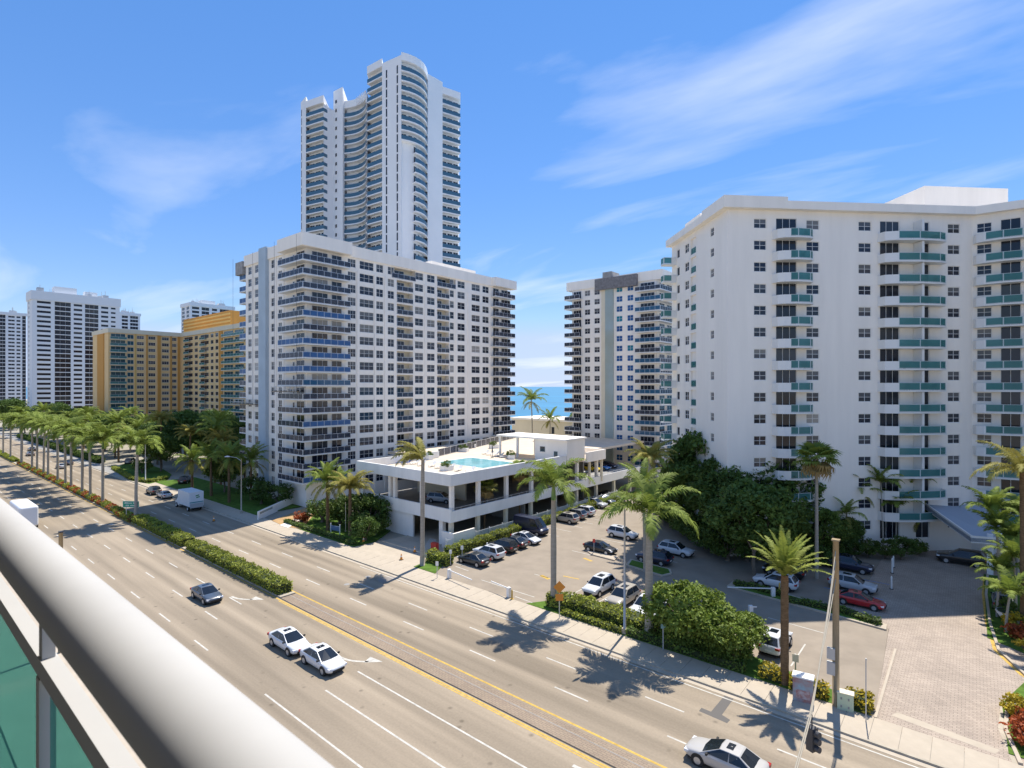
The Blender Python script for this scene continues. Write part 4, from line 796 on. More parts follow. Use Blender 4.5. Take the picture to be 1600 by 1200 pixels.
def palm(x, y, top, kind, label, r=.22, sc=1., nf=16, tk='royal', bend=0., group=None, z=.12, azr=None, rz=None, shaft=True, spread=(0, 1)):
    """top = height where the fronds spring"""
    PN[0] += 1; rr = random.Random(PN[0]*13); t = thing('palm_tree', label, 'palm tree', (x, y, z), rz if rz is not None else rr.uniform(0, 6.28), group); sh = 1.4*sc if kind == 'royal' and shaft else 0
    link('trunk', trunkmesh(tk, round(top-sh, 1), r, bend), t)
    hz = round(top-sh, 1)
    if sh: b = MB(); b.tube([(bend, 0, hz-.02), (bend, 0, hz+sh*.5), (bend, 0, hz+sh)], [r*.85, r*.75, r*.35], 8); b.build('crownshaft', shaft_g, t, True)
    ms = FR[kind]
    for i in range(nf):
        f = (i+.5)/nf; a = i*2.39996+rr.uniform(-.2, .2)
        if azr: a = azr[0]+(azr[1]-azr[0])*rr.random()
        v = min(len(ms)-1, int(f*len(ms))); tilt = -R(8)*rr.uniform(-1, 1.4)-(f**2)*R(14)
        if kind in ('fan', 'sabal'): tilt = -R(62)+f*R(115)
        o = link('frond', ms[v], t, (bend, 0, hz+sh*(.95 if sh else 1)-f*.25*sc), 0, (0, tilt if kind not in ('fan', 'sabal') else tilt, a), sc*rr.uniform(.88, 1.1))
    return t
# ------------------------------------------------------------------ median planting
MEDP = [(196, 817), (153, 790), (137, 780), (122, 774), (108, 765), (96, 761), (84, 755), (74, 747), (63, 744), (52, 739), (45, 735), (31, 727), (24, 727)]
for i, (px, py) in enumerate(MEDP):
    x, y = G(px, py); palm(x, 30.1, 12.5+random.uniform(-.7, .7), 'royal', 'royal palm in the long row along the planted road median' if i else 'royal palm standing right behind the green road sign', .25, 1.2, 20, 'royal', random.uniform(-.2, .2), 'royal palms on the median' if i else None)
for x in (-232, -246, -262): palm(x, 30.1, 11.5, 'royal', 'royal palm in the long row along the planted road median', .24, 1., 12, 'royal', 0, 'royal palms on the median')
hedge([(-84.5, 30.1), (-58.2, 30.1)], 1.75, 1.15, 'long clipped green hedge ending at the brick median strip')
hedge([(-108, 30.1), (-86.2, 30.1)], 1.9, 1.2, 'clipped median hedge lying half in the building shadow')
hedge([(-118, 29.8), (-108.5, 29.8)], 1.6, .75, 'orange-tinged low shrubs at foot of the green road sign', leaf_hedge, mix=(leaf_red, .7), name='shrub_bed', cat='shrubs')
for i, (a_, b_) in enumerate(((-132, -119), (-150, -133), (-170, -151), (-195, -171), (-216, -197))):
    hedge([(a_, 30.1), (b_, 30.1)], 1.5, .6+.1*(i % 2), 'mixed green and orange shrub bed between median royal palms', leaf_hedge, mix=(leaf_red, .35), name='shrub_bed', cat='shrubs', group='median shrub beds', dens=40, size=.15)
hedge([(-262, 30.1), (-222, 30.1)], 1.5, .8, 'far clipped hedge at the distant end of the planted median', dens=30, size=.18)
# ------------------------------------------------------------------ front hedges and planting
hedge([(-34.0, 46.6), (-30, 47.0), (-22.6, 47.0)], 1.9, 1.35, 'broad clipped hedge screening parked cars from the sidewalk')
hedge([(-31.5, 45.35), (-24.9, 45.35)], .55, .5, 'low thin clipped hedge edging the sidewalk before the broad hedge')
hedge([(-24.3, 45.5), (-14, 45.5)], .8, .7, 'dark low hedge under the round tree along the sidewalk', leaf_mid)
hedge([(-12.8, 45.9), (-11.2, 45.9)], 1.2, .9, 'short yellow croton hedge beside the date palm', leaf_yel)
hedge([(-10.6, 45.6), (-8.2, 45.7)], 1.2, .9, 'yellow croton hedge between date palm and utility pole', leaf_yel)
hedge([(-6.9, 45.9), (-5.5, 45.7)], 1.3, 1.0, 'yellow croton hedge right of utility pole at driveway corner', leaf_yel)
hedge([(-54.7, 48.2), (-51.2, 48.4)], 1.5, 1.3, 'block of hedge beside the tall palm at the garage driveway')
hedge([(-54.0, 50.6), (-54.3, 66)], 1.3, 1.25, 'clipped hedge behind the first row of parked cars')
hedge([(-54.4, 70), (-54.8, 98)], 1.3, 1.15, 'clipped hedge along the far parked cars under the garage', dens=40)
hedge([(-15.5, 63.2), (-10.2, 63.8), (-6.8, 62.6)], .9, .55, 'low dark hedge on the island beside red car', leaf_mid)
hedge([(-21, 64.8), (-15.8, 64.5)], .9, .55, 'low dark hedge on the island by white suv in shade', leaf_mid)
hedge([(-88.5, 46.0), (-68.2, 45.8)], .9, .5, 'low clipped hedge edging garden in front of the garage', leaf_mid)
for i, (x, y, k, s) in enumerate(((-84, 50, 'shrub', 1.5), (-80.5, 51, 'shrub', 1.7), (-76, 52, 'sdark', 1.8), (-72.5, 51.2, 'sdark', 1.9), (-70.5, 51, 'shrub', 1.1), (-78, 52, 'sdark', 1.7), (-86.5, 47.6, 'sred', 1.6), (-69, 48, 'sdark', 1.2))):
    tree(k, x, y, 'rounded shrub in the garden bed before the garage wall', s, i, cat='shrub', group='garden shrubs by the garage', name='garden_shrub')
tree('bush', -19.7, 47.3, 'low spreading round-crowned tree beside the sidewalk hiding parked cars', 1.12, 0, 0)
tree('bush', -15.9, 47.2, 'smaller spreading tree crown next to white suv at sidewalk', .85, 2, 0)
for i in range(6): tree('shrub', -21.8+i*1.35, 46.3+.3*(i % 2), 'leafy green shrub under the low spreading trees by sidewalk', .62+.1*(i % 3), i, .1, 'shrub', 'shrubs under the spreading trees', 'garden_shrub')
tree('big1', -29.5, 83, 'large dark tree against left end of white apartment building', 1.5, 0)
tree('big2', -22, 84, 'large dark tree before the apartment wall, right of its taller neighbour', 1.4, 1)
tree('big1', -26.5, 78, 'broad dark tree shading the lane by white suv', 1.15, 2)
tree('big2', -20.3, 69.8, 'forked-trunk dark tree standing on the parking island', 1.15, 3)
tree('big2', -34, 92, 'dark tree behind palms at end of the parking lot', 1.4, 4)
tree('big1', -33.5, 84, 'dark rounded tree filling the gap beside the tallest dark tree', 1.15, 5)

tree('mid', -15.5, 81, 'small dark tree at foot of the apartment wall behind date palm', 1.1, 4)
for i in range(9):
    q_ = lf(LL-1-i*2.5, 1.5); tree(('sdark', 'shrub')[i % 2], q_[0], q_[1], ('dark shrub along side wall of apartment building', 'light shrub along side wall of apartment building')[i % 2], 1.5, i, 0, 'shrub', ('dark side wall shrubs', 'light side wall shrubs')[i % 2], 'garden_shrub')
for i in range(6):
    q_ = hp(-1+i*2.4, 1.8+.5*(i % 2)); tree(('shrub', 'sdark')[i % 2], q_[0], q_[1], ('light rounded shrub under the big dark trees at wall corner', 'dark rounded shrub under the big dark trees at wall corner')[i % 2], 1.4, i, 0, 'shrub', ('light corner shrubs', 'dark corner shrubs')[i % 2], 'garden_shrub')
# H entrance garden
for i, (px, py, top, kd, s) in enumerate(((1322, 868, 5.5, 'feather', .8), (1345, 862, 8.4, 'feather', .8), (1380, 866, 9.8, 'areca', 1.2), (1400, 865, 6.5, 'areca', 1.3), (1425, 860, 9.5, 'areca', 1.1), (1440, 860, 5., 'feather', .8))):
    x, y = G(px, py); palm(x, y, top, kd, 'slender dark palm in the planted bed by the entrance wall', .11, s, 13, 'grey', .3, 'palms in the entrance bed')
for i, (px, py, k, s) in enumerate(((1330, 872, 'sdark', .8), (1358, 872, 'shrub', .9), (1385, 874, 'shrub', .9), (1410, 876, 'sdark', 1.), (1432, 868, 'shrub', .8), (1300, 876, 'shrub', .9), (1280, 886, 'sdark', .9))):
    x, y = G(px, py); tree(k, x, y, 'dark rounded shrub under the entrance bed palms', s, i, cat='shrub', group='shrubs in the entrance bed', name='garden_shrub')
x, y = G(1318, 868); tree('big2', x, y+1, 'slim dark conifer-like tree at foot of apartment wall', .5, 1)
# tall lone palms in front
x, y = G(865, 950); palm(x, y, 12.7, 'royal', 'tall royal palm with grey trunk rising from the broad hedge', .3, 1.12, 13, 'royal', .1)
x, y = G(1014, 1000); palm(x, y, 11.4, 'royal', 'tall thick-trunked royal palm left of the round tree', .34, 1.22, 14, 'royal', 0)
x, y = G(990, 905); palm(x, y+3, 10.5, 'feather', 'royal palm crown overlapping thick-trunked palm by shaded cars', .2, 1.0, 16, 'grey', .3)
x, y = G(980, 880); palm(x, y+6, 13, 'olive', 'yellowish palm towering behind the shaded parked cars', .2, 1.0, 16, 'grey', .2)
x, y = G(960, 872); palm(x-1, y+14, 11.5, 'feather', 'palm beside the far parking lane under second condo', .2, 1.0, 15, 'grey', 0)
x, y = G(1226, 1072); palm(x, y, 8.4, 'date', 'date palm with rough brown trunk beside the sidewalk crotons', .26, 1.0, 30, 'rough', 0)
x, y = G(1276, 905); palm(x, y, 14.2, 'fan', 'tall fan palm with slim pale trunk against apartment wall', .2, 1.5, 30, 'grey', 0)
x, y = G(660, 885); palm(x, y, 13.6, 'olive', 'windswept palm leaning fronds over the pool deck corner', .27, 1.0, 19, 'royal', .1, azr=(R(140), R(290)), rz=0); 
x, y = G(757, 833); palm(x, y, 6.9, 'sabal', 'short fan palm with brown trunk before garage columns', .14, 1.15, 30, 'brown', .2)
x, y = G(812, 818); palm(x, y, 8.6, 'sabal', 'thin fan palm between garage and navy van', .15, 1.2, 28, 'brown', -.1)
x, y = G(830, 812); palm(x, y, 7.6, 'sabal', 'second thin fan palm close beside the one by navy van', .14, 1.15, 26, 'brown', .5)
x, y = G(512, 830); palm(x, y, 7.8, 'feather', 'bushy palm at left of pair in the garage front garden', .24, 1.05, 26, 'brown', -.3)
x, y = G(547, 838); palm(x, y, 7.2, 'olive', 'bushy olive-fronded palm at right of garden pair', .26, 1.05, 28, 'brown', .1)
palm(-84, 53.5, 6.3, 'feather', 'slim leaning palm behind the garden pair', .13, .85, 16, 'brown', -.8)
# right edge planting
palm(3.75, 70.3, 14.9, 'olive', 'golden foxtail palm with stout ringed trunk at driveway edge', .33, 1.15, 14, 'rough', .2)
palm(2.4, 78.5, 9.7, 'areca', 'slim leaning palm in front of the canopy column', .13, 1.25, 14, 'grey', -.9, rz=R(20))
for i, (x, y, t_) in enumerate(((*G(1562, 948), 8.2), (*G(1577, 955), 7.3), (*G(1588, 972), 6.2), (*G(1558, 966), 4.6), (*G(1590, 930), 9.), (*G(1572, 990), 3.6))): palm(x, y, t_, 'areca', 'slim green palm in the cluster right of paved driveway', .1, 1.15, 13, 'grey', .3, 'palms right of the driveway')
for i, (x, y, k, s) in enumerate(((3.2, 69.4, 'syel', 1.3), (3.4, 67.2, 'sred', 1.3), (4.3, 66.2, 'sred', 1.4), (3.7, 63.6, 'syel', 1.1), (2.5, 73, 'shrub', .7), (2.4, 51.5, 'syel', 1.1), (3.0, 49.5, 'sred', 1.3), (2.8, 47.6, 'sred', 1.3), (3.8, 51, 'sred', 1.2), (5, 61.5, 'syel', 1.2))):
    tree(k, x, y, {'syel': 'yellow-leaved shrub in the bed right of paved driveway', 'sred': 'red-leaved shrub in the bed right of paved driveway', 'shrub': 'small green shrub by the white bowl planter'}[k], s, i, .15, 'shrub', {'syel': 'yellow driveway shrubs', 'sred': 'red driveway shrubs'}.get(k), 'driveway_shrub')
# left background trees and palms
LB = [(300, 772, 7.2, 'feather', 1.1), (330, 776, 8.2, 'feather', 1.15), (358, 786, 8.6, 'feather', 1.15), (392, 782, 8.0, 'feather', 1.1), (345, 758, 10, 'olive', 1.1), (297, 742, 10.5, 'olive', 1.15), (252, 732, 13.5, 'olive', 1.2), (215, 724, 10, 'feather', 1.), (330, 735, 12.5, 'feather', 1.2), (180, 716, 11, 'feather', 1.1)]
for i, (px, py, t_, kd, s) in enumerate(LB):
    x, y = G(px, py); palm(x, y, t_, kd, 'bushy palm in the dense planting left of white condo', .24, s, 24, 'brown', .1, 'palms left of the condo')
for i, (x, y) in enumerate(((-215, 47), (-232, 50), (-250, 47), (-270, 52), (-290, 48), (-310, 50), (-200, 58), (-224, 60), (-246, 60), (-330, 46))):
    palm(x, y, 11+2.5*math.sin(i*2.1), 'royal' if i % 2 else 'feather', 'palm in the far roadside grove beneath the yellow condo', .24, 1.2, 16, 'grey', .2, 'far roadside palms')
for i, (x, y, k, s) in enumerate(((-124, 50.5, 'med', .95), (-129, 57, 'big2', .9), (-140, 62, 'big1', 1.0), (-158, 68, 'big1', 1.3), (-176, 70, 'big2', 1.3), (-150, 80, 'big1', 1.4), (-195, 66, 'med', 1.3), (-215, 64, 'med', 1.4), (-238, 56, 'med', 1.3), (-258, 60, 'big1', 1.2), (-300, 60, 'med', 1.4), (-330, 58, 'med', 1.4), (-205, 80, 'big2', 1.5), (-112, 51, 'sdark', 1.6), (-106, 50, 'sdark', 1.5), (-102, 51.5, 'sdark', 1.4), (-360, 52, 'med', 1.4))):
    lab = 'dense dark tree in the planting left of white condo' if k in ('big1', 'big2') else 'mid-green bushy tree in the grove below yellow condo' if k == 'med' else 'low dark shrub on the shaded lawn of white condo'
    tree(k, x, y, lab, s, i, 0, 'shrub' if k == 'sdark' else 'tree', lab+'s', 'garden_shrub' if k == 'sdark' else 'broadleaf_tree')
for i, (x, y, s_) in enumerate(((-168, 52, 1.25), (-184, 56, 1.3), (-198, 50, 1.2), (-214, 54, 1.4), (-230, 66, 1.5), (-248, 52, 1.4), (-262, 56, 1.5), (-280, 58, 1.5), (-296, 52, 1.5), (-318, 56, 1.6), (-345, 54, 1.6), (-150, 60, 1.4), (-162, 62, 1.5), (-186, 64, 1.6), (-138, 54, 1.15), (-390, 50, 1.7), (-420, 48, 1.7))):
    if i % 3 == 2: palm(x, y, 10.5+i % 4, 'feather', 'tall bushy palm among the roadside grove trees', .24, 1.25, 22, 'brown', .1, 'grove palms')
    else: tree(('med', 'big2')[i % 2], x, y, ('light green grove tree between yellow condo and road', 'dark green grove tree between yellow condo and road')[i % 2], s_, i, 0, 'tree', ('light grove trees', 'dark grove trees')[i % 2])
hedge([(-330, 46), (-200, 46)], 2.2, 1.4, 'long roadside hedge in front of the distant grove', leaf_mid, dens=14, size=.3)
hedge([G(178, 733), G(205, 750), G(233, 755), G(260, 749)], 1.2, .7, 'curved clipped hedge around the oval driveway island', dens=30, size=.16)
x, y = G(222, 740); tree('shrub', x, y, 'green shrub at the middle of oval driveway island', 1.4, 0, cat='shrub', name='garden_shrub')
tree('med', -104, 172, 'dark sea-grape tree behind the beach building', 2.2, 0); tree('med', -95, 172, 'wide sea-grape tree near second condo by the sea', 2.3, 1)
palm(-110, 141, 18.5, 'feather', 'tall coconut palm standing before the sea beside white condo', .2, 1.5, 18, 'grey', .4); palm(-103, 141, 12.5, 'feather', 'shorter coconut palm by the beach building', .2, 1.2, 16, 'grey', -.3)
# ------------------------------------------------------------------ vehicles
paint = lambda n, c, r=.3: mat('paint_'+n, c, r, .5, coat=.6)
P_ = dict(white=paint('white', (.63, .64, .65)), silver=paint('silver', (.45, .46, .47)), grey=paint('grey', (.2, .205, .21)), black=paint('black', (.012, .013, .015)), navy=paint('navy', (.015, .02, .05)), dark=paint('charcoal', (.035, .04, .046)), red=paint('red', (.42, .015, .02)), tan=paint('champagne', (.4, .36, .3)), blue=paint('blue', (.03, .2, .5)), yellow=paint('yellow', (.7, .5, .02)), pale=paint('pale_beige', (.45, .43, .4)), slate=paint('slate', (.06, .08, .11)))
lamp_m = mat('headlamp', (.75, .77, .8), .15, .6); tail_m = mat('taillamp', (.35, .015, .015), .25); rim_m = mat('wheel_rim', (.5, .51, .52), .35, metal=.6)
wb = MB(); wb.tube([(0, -.11, 0), (0, .11, 0)], .335, 18); tyre = wb.mesh('tyre', black)
rb = MB(); rb.tube([(0, -.118, 0), (0, .118, 0)], .215, 14); rimme = rb.mesh('rim', rim_m)
def lerp3(a, b, t): return tuple(a[i]+(b[i]-a[i])*t for i in range(3))
def panel(b, A, B, C, D, u0, u1, v0, v1, off=.012, m=0):
    def pt(u, v): return Vector(lerp3(lerp3(A, B, u), lerp3(D, C, u), v))
    n = (Vector(B)-Vector(A)).cross(Vector(D)-Vector(A)).normalized()*off; b.add([pt(u0, v0)+n, pt(u1, v0)+n, pt(u1, v1)+n, pt(u0, v1)+n], [(0, 1, 2, 3)], m)
CARS = {}
def carproto(kind):
    d = dict(sedan=dict(L=4.75, w=.91, st=[(-2.37, .70, .46, .84), (-2.25, .83, .3, 1.0), (-1.85, .89, .23, 1.05), (-1.1, .91, .2, 1.0), (.2, .91, .2, .98), (.95, .91, .2, .96), (1.35, .90, .2, .91), (1.9, .86, .22, .82), (2.2, .78, .28, .72), (2.37, .62, .42, .6)], cab=(-2.05, -.95, .12, 1.28, .95, 1.46, .84, .60), wx=1.4),
             suv=dict(L=4.7, w=.93, st=[(-2.33, .78, .5, 1.0), (-2.25, .88, .35, 1.1), (-1.8, .92, .28, 1.12), (0, .93, .26, 1.08), (.95, .93, .26, 1.07), (1.35, .92, .26, 1.05), (1.9, .89, .28, .99), (2.2, .82, .34, .9), (2.34, .7, .48, .76)], cab=(-2.28, -1.75, .2, 1.2, 1.06, 1.70, .88, .66), wx=1.38),
             van=dict(L=5.9, w=1.0, st=[(-2.95, .93, .4, 1.2), (-2.9, .99, .32, 1.3), (0, 1., .3, 1.3), (1.7, 1., .3, 1.28), (2.2, .97, .3, 1.22), (2.7, .9, .34, 1.1), (2.95, .78, .5, .9)], cab=(-2.93, -2.85, 1.3, 2.35, 1.27, 2.55, .96, .82), wx=1.85))[kind]
    root = link('car', None); b = MB(); rings = []
    for x, w, zb, zt in d['st']:
        h = [(0, zb), (w*.84, zb), (w*.97, zb+.13), (w, (zb+zt)/2), (w*.985, zt-.12), (w*.9, zt-.015), (w*.55, zt+.02), (0, zt+.03)]; rings.append([(x, y, z) for y, z in h]+[(x, -y, z) for y, z in h[-2:0:-1]])
    n = len(rings[0])
    for r in rings: b.v += r
    for i in range(len(rings)-1): b.f += [(i*n+k, (i+1)*n+k, (i+1)*n+(k+1) % n, i*n+(k+1) % n) for k in range(n)]
    b.f += [tuple(range(n)), tuple((len(rings)-1)*n+k for k in range(n-1, -1, -1))]; b.m = [0]*len(b.f); zl = d['st'][0][2]; wx = d['wx']
    me = b.mesh('body', P_['white'], True); bo = link('body', me, root); sm_ = bo.modifiers.new('smooth', 'SUBSURF'); sm_.levels = sm_.render_levels = 1
    ab = MB()
    for x in (-wx, wx):
        for sg in (-1, 1): ab.tube([(x, sg*(d['w']-.2), .36), (x, sg*(d['w']+.004), .36)], .4, 16)
    ab.box(-d['L']/2+.3, -d['w']*.8, .2, d['L']/2-.3, d['w']*.8, .3); link('wheel_arch', ab.mesh('wheel_arch', black), root)
    x0, x1, x2, x3, zb, zt, wb_, wt = d['cab']; c = MB(); xm = (x1+x2)/2
    bl_, br_, fl_, fr_ = (x0, wb_, zb-.08), (x0, -wb_, zb-.08), (x3, wb_, zb-.08), (x3, -wb_, zb-.08); tl, tr_, gl, gr = (x1, wt, zt-.03), (x1, -wt, zt-.03), (x2, wt, zt-.03), (x2, -wt, zt-.03); ml, mr_ = (xm, wt*1.04, zt), (xm, -wt*1.04, zt); tc_, gc, mc = (x1, 0, zt), (x2+.03, 0, zt), (xm, 0, zt+.03); fc, bc = (x3+.1, 0, zb-.08), (x0-.06, 0, zb-.08)
    bm_l, bm_r = (xm, wb_*1.03, zb-.08), (xm, -wb_*1.03, zb-.08)
    c.add([bl_, br_, fl_, fr_, tl, tr_, gl, gr, ml, mr_, tc_, gc, mc, bm_l, bm_r, fc, bc], [(3, 15, 11, 7), (15, 2, 6, 11), (0, 16, 10, 4), (16, 1, 5, 10), (0, 4, 8, 13), (13, 8, 6, 2), (5, 1, 14, 9), (9, 14, 3, 7), (4, 10, 12, 8), (10, 5, 9, 12), (8, 12, 11, 6), (12, 9, 7, 11)]); link('cabin', c.mesh('cabin', P_['white']), root)
    g = MB(); panel(g, fr_, fc, gc, gr, .07, 1, .13, .95, .016); panel(g, fc, fl_, gl, gc, 0, .93, .13, .95, .016); link('windshield', g.mesh('windshield', car_glass), root)
    if kind != 'van': g = MB(); panel(g, bl_, bc, tc_, tl, .12, 1, .2, .93, .016); panel(g, bc, br_, tr_, tc_, 0, .88, .2, .93, .016); link('rear_window', g.mesh('rear_window', car_glass), root)
    if kind != 'van': g = MB(); zs_ = zt+.012; g.add([(x2-.25, -.32, zs_+.004), (x2-.25, .32, zs_+.004), (xm-.12, .32, zs_+.022), (xm-.12, -.32, zs_+.022)], [(0, 1, 2, 3)]); link('sunroof', g.mesh('sunroof', car_glass), root)
    for sg in (1, -1):
        f = (lambda p: p) if sg > 0 else (lambda p: (p[0], -p[1], p[2]))
        for (A, B, C_, D), u0, u1 in (((bl_, bm_l, ml, tl), .1 if kind != 'van' else 2, .975), ((bm_l, fl_, gl, ml), .025 if kind != 'van' else .45, .92)):
            if u0 > 1: continue
            g = MB(); q = [f(p) for p in (A, B, C_, D)]
            if sg > 0: panel(g, q[1], q[0], q[3], q[2], 1-u1, 1-u0, .17, .93, .016)
            else: panel(g, q[0], q[1], q[2], q[3], u0, u1, .17, .93, .016)
            link('side_window', g.mesh('side_window', car_glass), root)
        for x in (-wx, wx):
            o = link('wheel', tyre, root, (x, sg*(d['w']-.1), .335)); link('rim', rimme, o)
        g = MB(); xh = d['st'][-2][0]; zh = d['st'][-2][3]-.1; wh_ = d['st'][-2][1]; g.box(xh-.22, min(sg*wh_*.62, sg*(wh_+.03)), zh-.09, xh+.07, max(sg*wh_*.62, sg*(wh_+.03)), zh+.06); link('headlight', g.mesh('headlight', lamp_m), root)
        g = MB(); xt = d['st'][1][0]; zt_ = d['st'][1][3]-.16; wt_ = d['st'][1][1]; g.box(xt-.1, min(sg*wt_*.62, sg*(wt_+.02)), zt_-.1, xt+.12, max(sg*wt_*.62, sg*(wt_+.02)), zt_+.08); link('taillight', g.mesh('taillight', tail_m), root)
        g = MB(); g.box(x3-.52, min(sg*(wb_+.03), sg*(wb_+.2)), zb+.0, x3-.4, max(sg*(wb_+.03), sg*(wb_+.2)), zb+.12); link('mirror', g.mesh('mirror', black), root)
    g = MB(); xf = d['st'][-1][0]; zf = d['st'][-1][2]; g.box(xf-.2, -.5, zf-.05, xf+.02, .5, zf+.12); link('grille', g.mesh('grille', black), root)
    g = MB(); xr = d['st'][0][0]; g.box(xr-.015, -.26, .62, xr+.1, .26, .75); link('number_plate', g.mesh('number_plate', offw), root)
    CARS[kind] = root; return root
for k_ in ('sedan', 'suv', 'van'): carproto(k_)
def car(kind, col, x, y, hd, label, z=.1, sc=1., group=None):
    """hd: heading in degrees, 0 = nose to +X"""
    r = dup(CARS[kind], (x, y, z), R(hd), sc=sc); r.name = 'car' if kind != 'van' else 'van'; tag(r, label, {'sedan': 'car', 'suv': 'suv', 'van': 'van'}[kind], group)
    for ch in r.children:
        if ch.name.split('.')[0] in ('body', 'cabin'): ch.material_slots[0].link = 'OBJECT'; ch.material_slots[0].material = P_[col]
    return r
def carpx(kind, col, px, py, hd, label, z=.1, **k): x, y = G(px, py, .5); return car(kind, col, x, y, hd, label, z, **k)
carpx('sedan', 'slate', 323, 929, 0, 'dark slate sedan driving alone on the wide road', .005)
carpx('sedan', 'white', 452, 1003, 0, 'white sedan following bumper to bumper on the road', .005)
x, y = G(452, 1003, .5); car('sedan', 'white', x+5.1, y+.2, 0, 'leading white sedan beside the white turn arrow', .005)
carpx('sedan', 'pale', 1134, 1188, 180, 'silver sedan driving in the far lanes near the dark asphalt patch', .005)
# first row by the hedge
RA = [('sedan', 'dark', 740, 876, 180, 'charcoal sedan parked first in the hedge row by the gate'), ('suv', 'white', 764, 866, 180, 'white suv with sunroof parked second in the hedge row'), ('suv', 'black', 785, 856, 180, 'black suv parked between white suv and dark red-lit sedan'), ('sedan', 'dark', 802, 849, 180, 'dark grey sedan parked next to the white sedan in hedge row'), ('sedan', 'white', 822, 843, 0, 'white sedan parked nose-out beside the navy van'), ('van', 'navy', 830, 829, 0, 'navy blue high-roof cargo van parked nose-out by the hedge'),
      ('suv', 'tan', 884, 812, 180, 'champagne suv parked beyond the tall palm trunk'), ('suv', 'grey', 897, 806, 180, 'grey suv half hidden between champagne and white suvs'), ('suv', 'white', 910, 801, 180, 'white suv parked in the far hedge row'), ('suv', 'silver', 930, 789, 0, 'silver suv parked nose-out in the far hedge row'), ('sedan', 'slate', 943, 783, 0, 'blue-grey sedan parked nose-out near the end of hedge row'), ('sedan', 'black', 950, 775, 0, 'black sedan last in the hedge row under palms')]
for q in RA: carpx(*q)
carpx('sedan', 'black', 938, 858, 0, 'black sedan parked beside the small sign island'); carpx('suv', 'white', 973, 836, 0, 'white suv parked behind the black sedan under palms')
carpx('suv', 'navy', 1022, 874, 180, 'dark blue suv parked in shade under the palm trunk'); carpx('suv', 'white', 1056, 862, 0, 'white suv nosing out from tree shade'); 
carpx('suv', 'white', 936, 919, 270, 'white suv with sunroof nose to the broad hedge'); carpx('suv', 'tan', 973, 937, 270, 'champagne suv with dark sides behind the broad hedge'); carpx('suv', 'white', 1010, 952, 270, 'white suv behind the hedge partly under the round tree'); x, y = G(1045, 962, .5); car('suv', 'white', x, y, 270, 'white suv almost hidden behind the round tree')
car('sedan', 'blue', -18.2, 50.8, 270, 'blue sedan hidden behind the round tree foliage')
carpx('suv', 'white', 1212, 1006, 90, 'white suv parked beside date palm trunk'); carpx('suv', 'white', 1212, 912, 180, 'white suv parked in shade by the island hedge'); carpx('suv', 'black', 1225, 895, 180, 'black suv parked behind the white shaded suv')
carpx('suv', 'navy', 1328, 886, 0, 'dark navy suv parked on pavers by the entrance bed', sc=1.06); carpx('suv', 'silver', 1332, 916, 0, 'silver suv parked between navy suv and red car', sc=1.0); carpx('sedan', 'red', 1343, 940, 0, 'red sedan parked beside the driveway island', sc=.97)
carpx('suv', 'black', 1502, 876, 180, 'black suv waiting under the entrance canopy', sc=1.1); carpx('sedan', 'grey', 1568, 942, 90, 'grey sedan hidden among the palms right of driveway')
for i, (px, py, c, lab) in enumerate(((903, 737, 'black', 'black car parked under the planter balcony'), (924, 733, 'yellow', 'yellow car on the upper parking deck'), (938, 731, 'blue', 'bright blue car on the upper parking deck'), (950, 728, 'navy', 'navy car at far end of upper parking deck'))):
    x, y = G(px, py, 4.6); car('sedan', c, x, y, 0, lab, LZ)
car('suv', 'silver', -66, 60.5, 20, 'silver suv parked inside the upper garage level', LZ)
# left end traffic
x, y = G(240, 768, .5); car('suv', 'dark', x, 40.2, 180, 'dark pickup-like suv parked ahead of box truck', .005); car('sedan', 'silver', x+6.2, 40.3, 180, 'silver sedan parked between dark suv and box truck', .005)
for i, (px, py, c, lab) in enumerate(((40, 703, 'dark', 'distant dark car among the far median palms'), (70, 708, 'grey', 'distant grey car among the far median palms'), (100, 724, 'slate', 'distant slate car passing behind median palm trunks'), (118, 727, 'silver', 'distant silver car passing behind median palm trunks'))): x, y = G(px, py, .5); car('sedan', c, x, 36 if i % 2 else 39, 180, lab, .005)
for i, (px, py, c, lab) in enumerate(((205, 722, 'grey', 'grey car behind the oval driveway island'), (236, 716, 'slate', 'slate suv beside the white semi trailer'), (290, 752, 'black', 'black car in shade by driveway lawn'))): x, y = G(px, py, .5); car('suv', c, x, y, 140, lab)
for r in CARS.values():
    for ch in list(r.children_recursive): bpy.data.objects.remove(ch)
    bpy.data.objects.remove(r)
def wheels(t, xs, yw, r=.45):
    b = MB(); b.tube([(0, -.14, 0), (0, .14, 0)], r, 16); me = b.mesh('tyre', black); b = MB(); b.tube([(0, -.15, 0), (0, .15, 0)], r*.55, 12); mr2 = b.mesh('rim', offw)
    for x in xs:
        for s in (-1, 1): o = link('wheel', me, t, (x, s*yw, r)); link('rim', mr2, o)
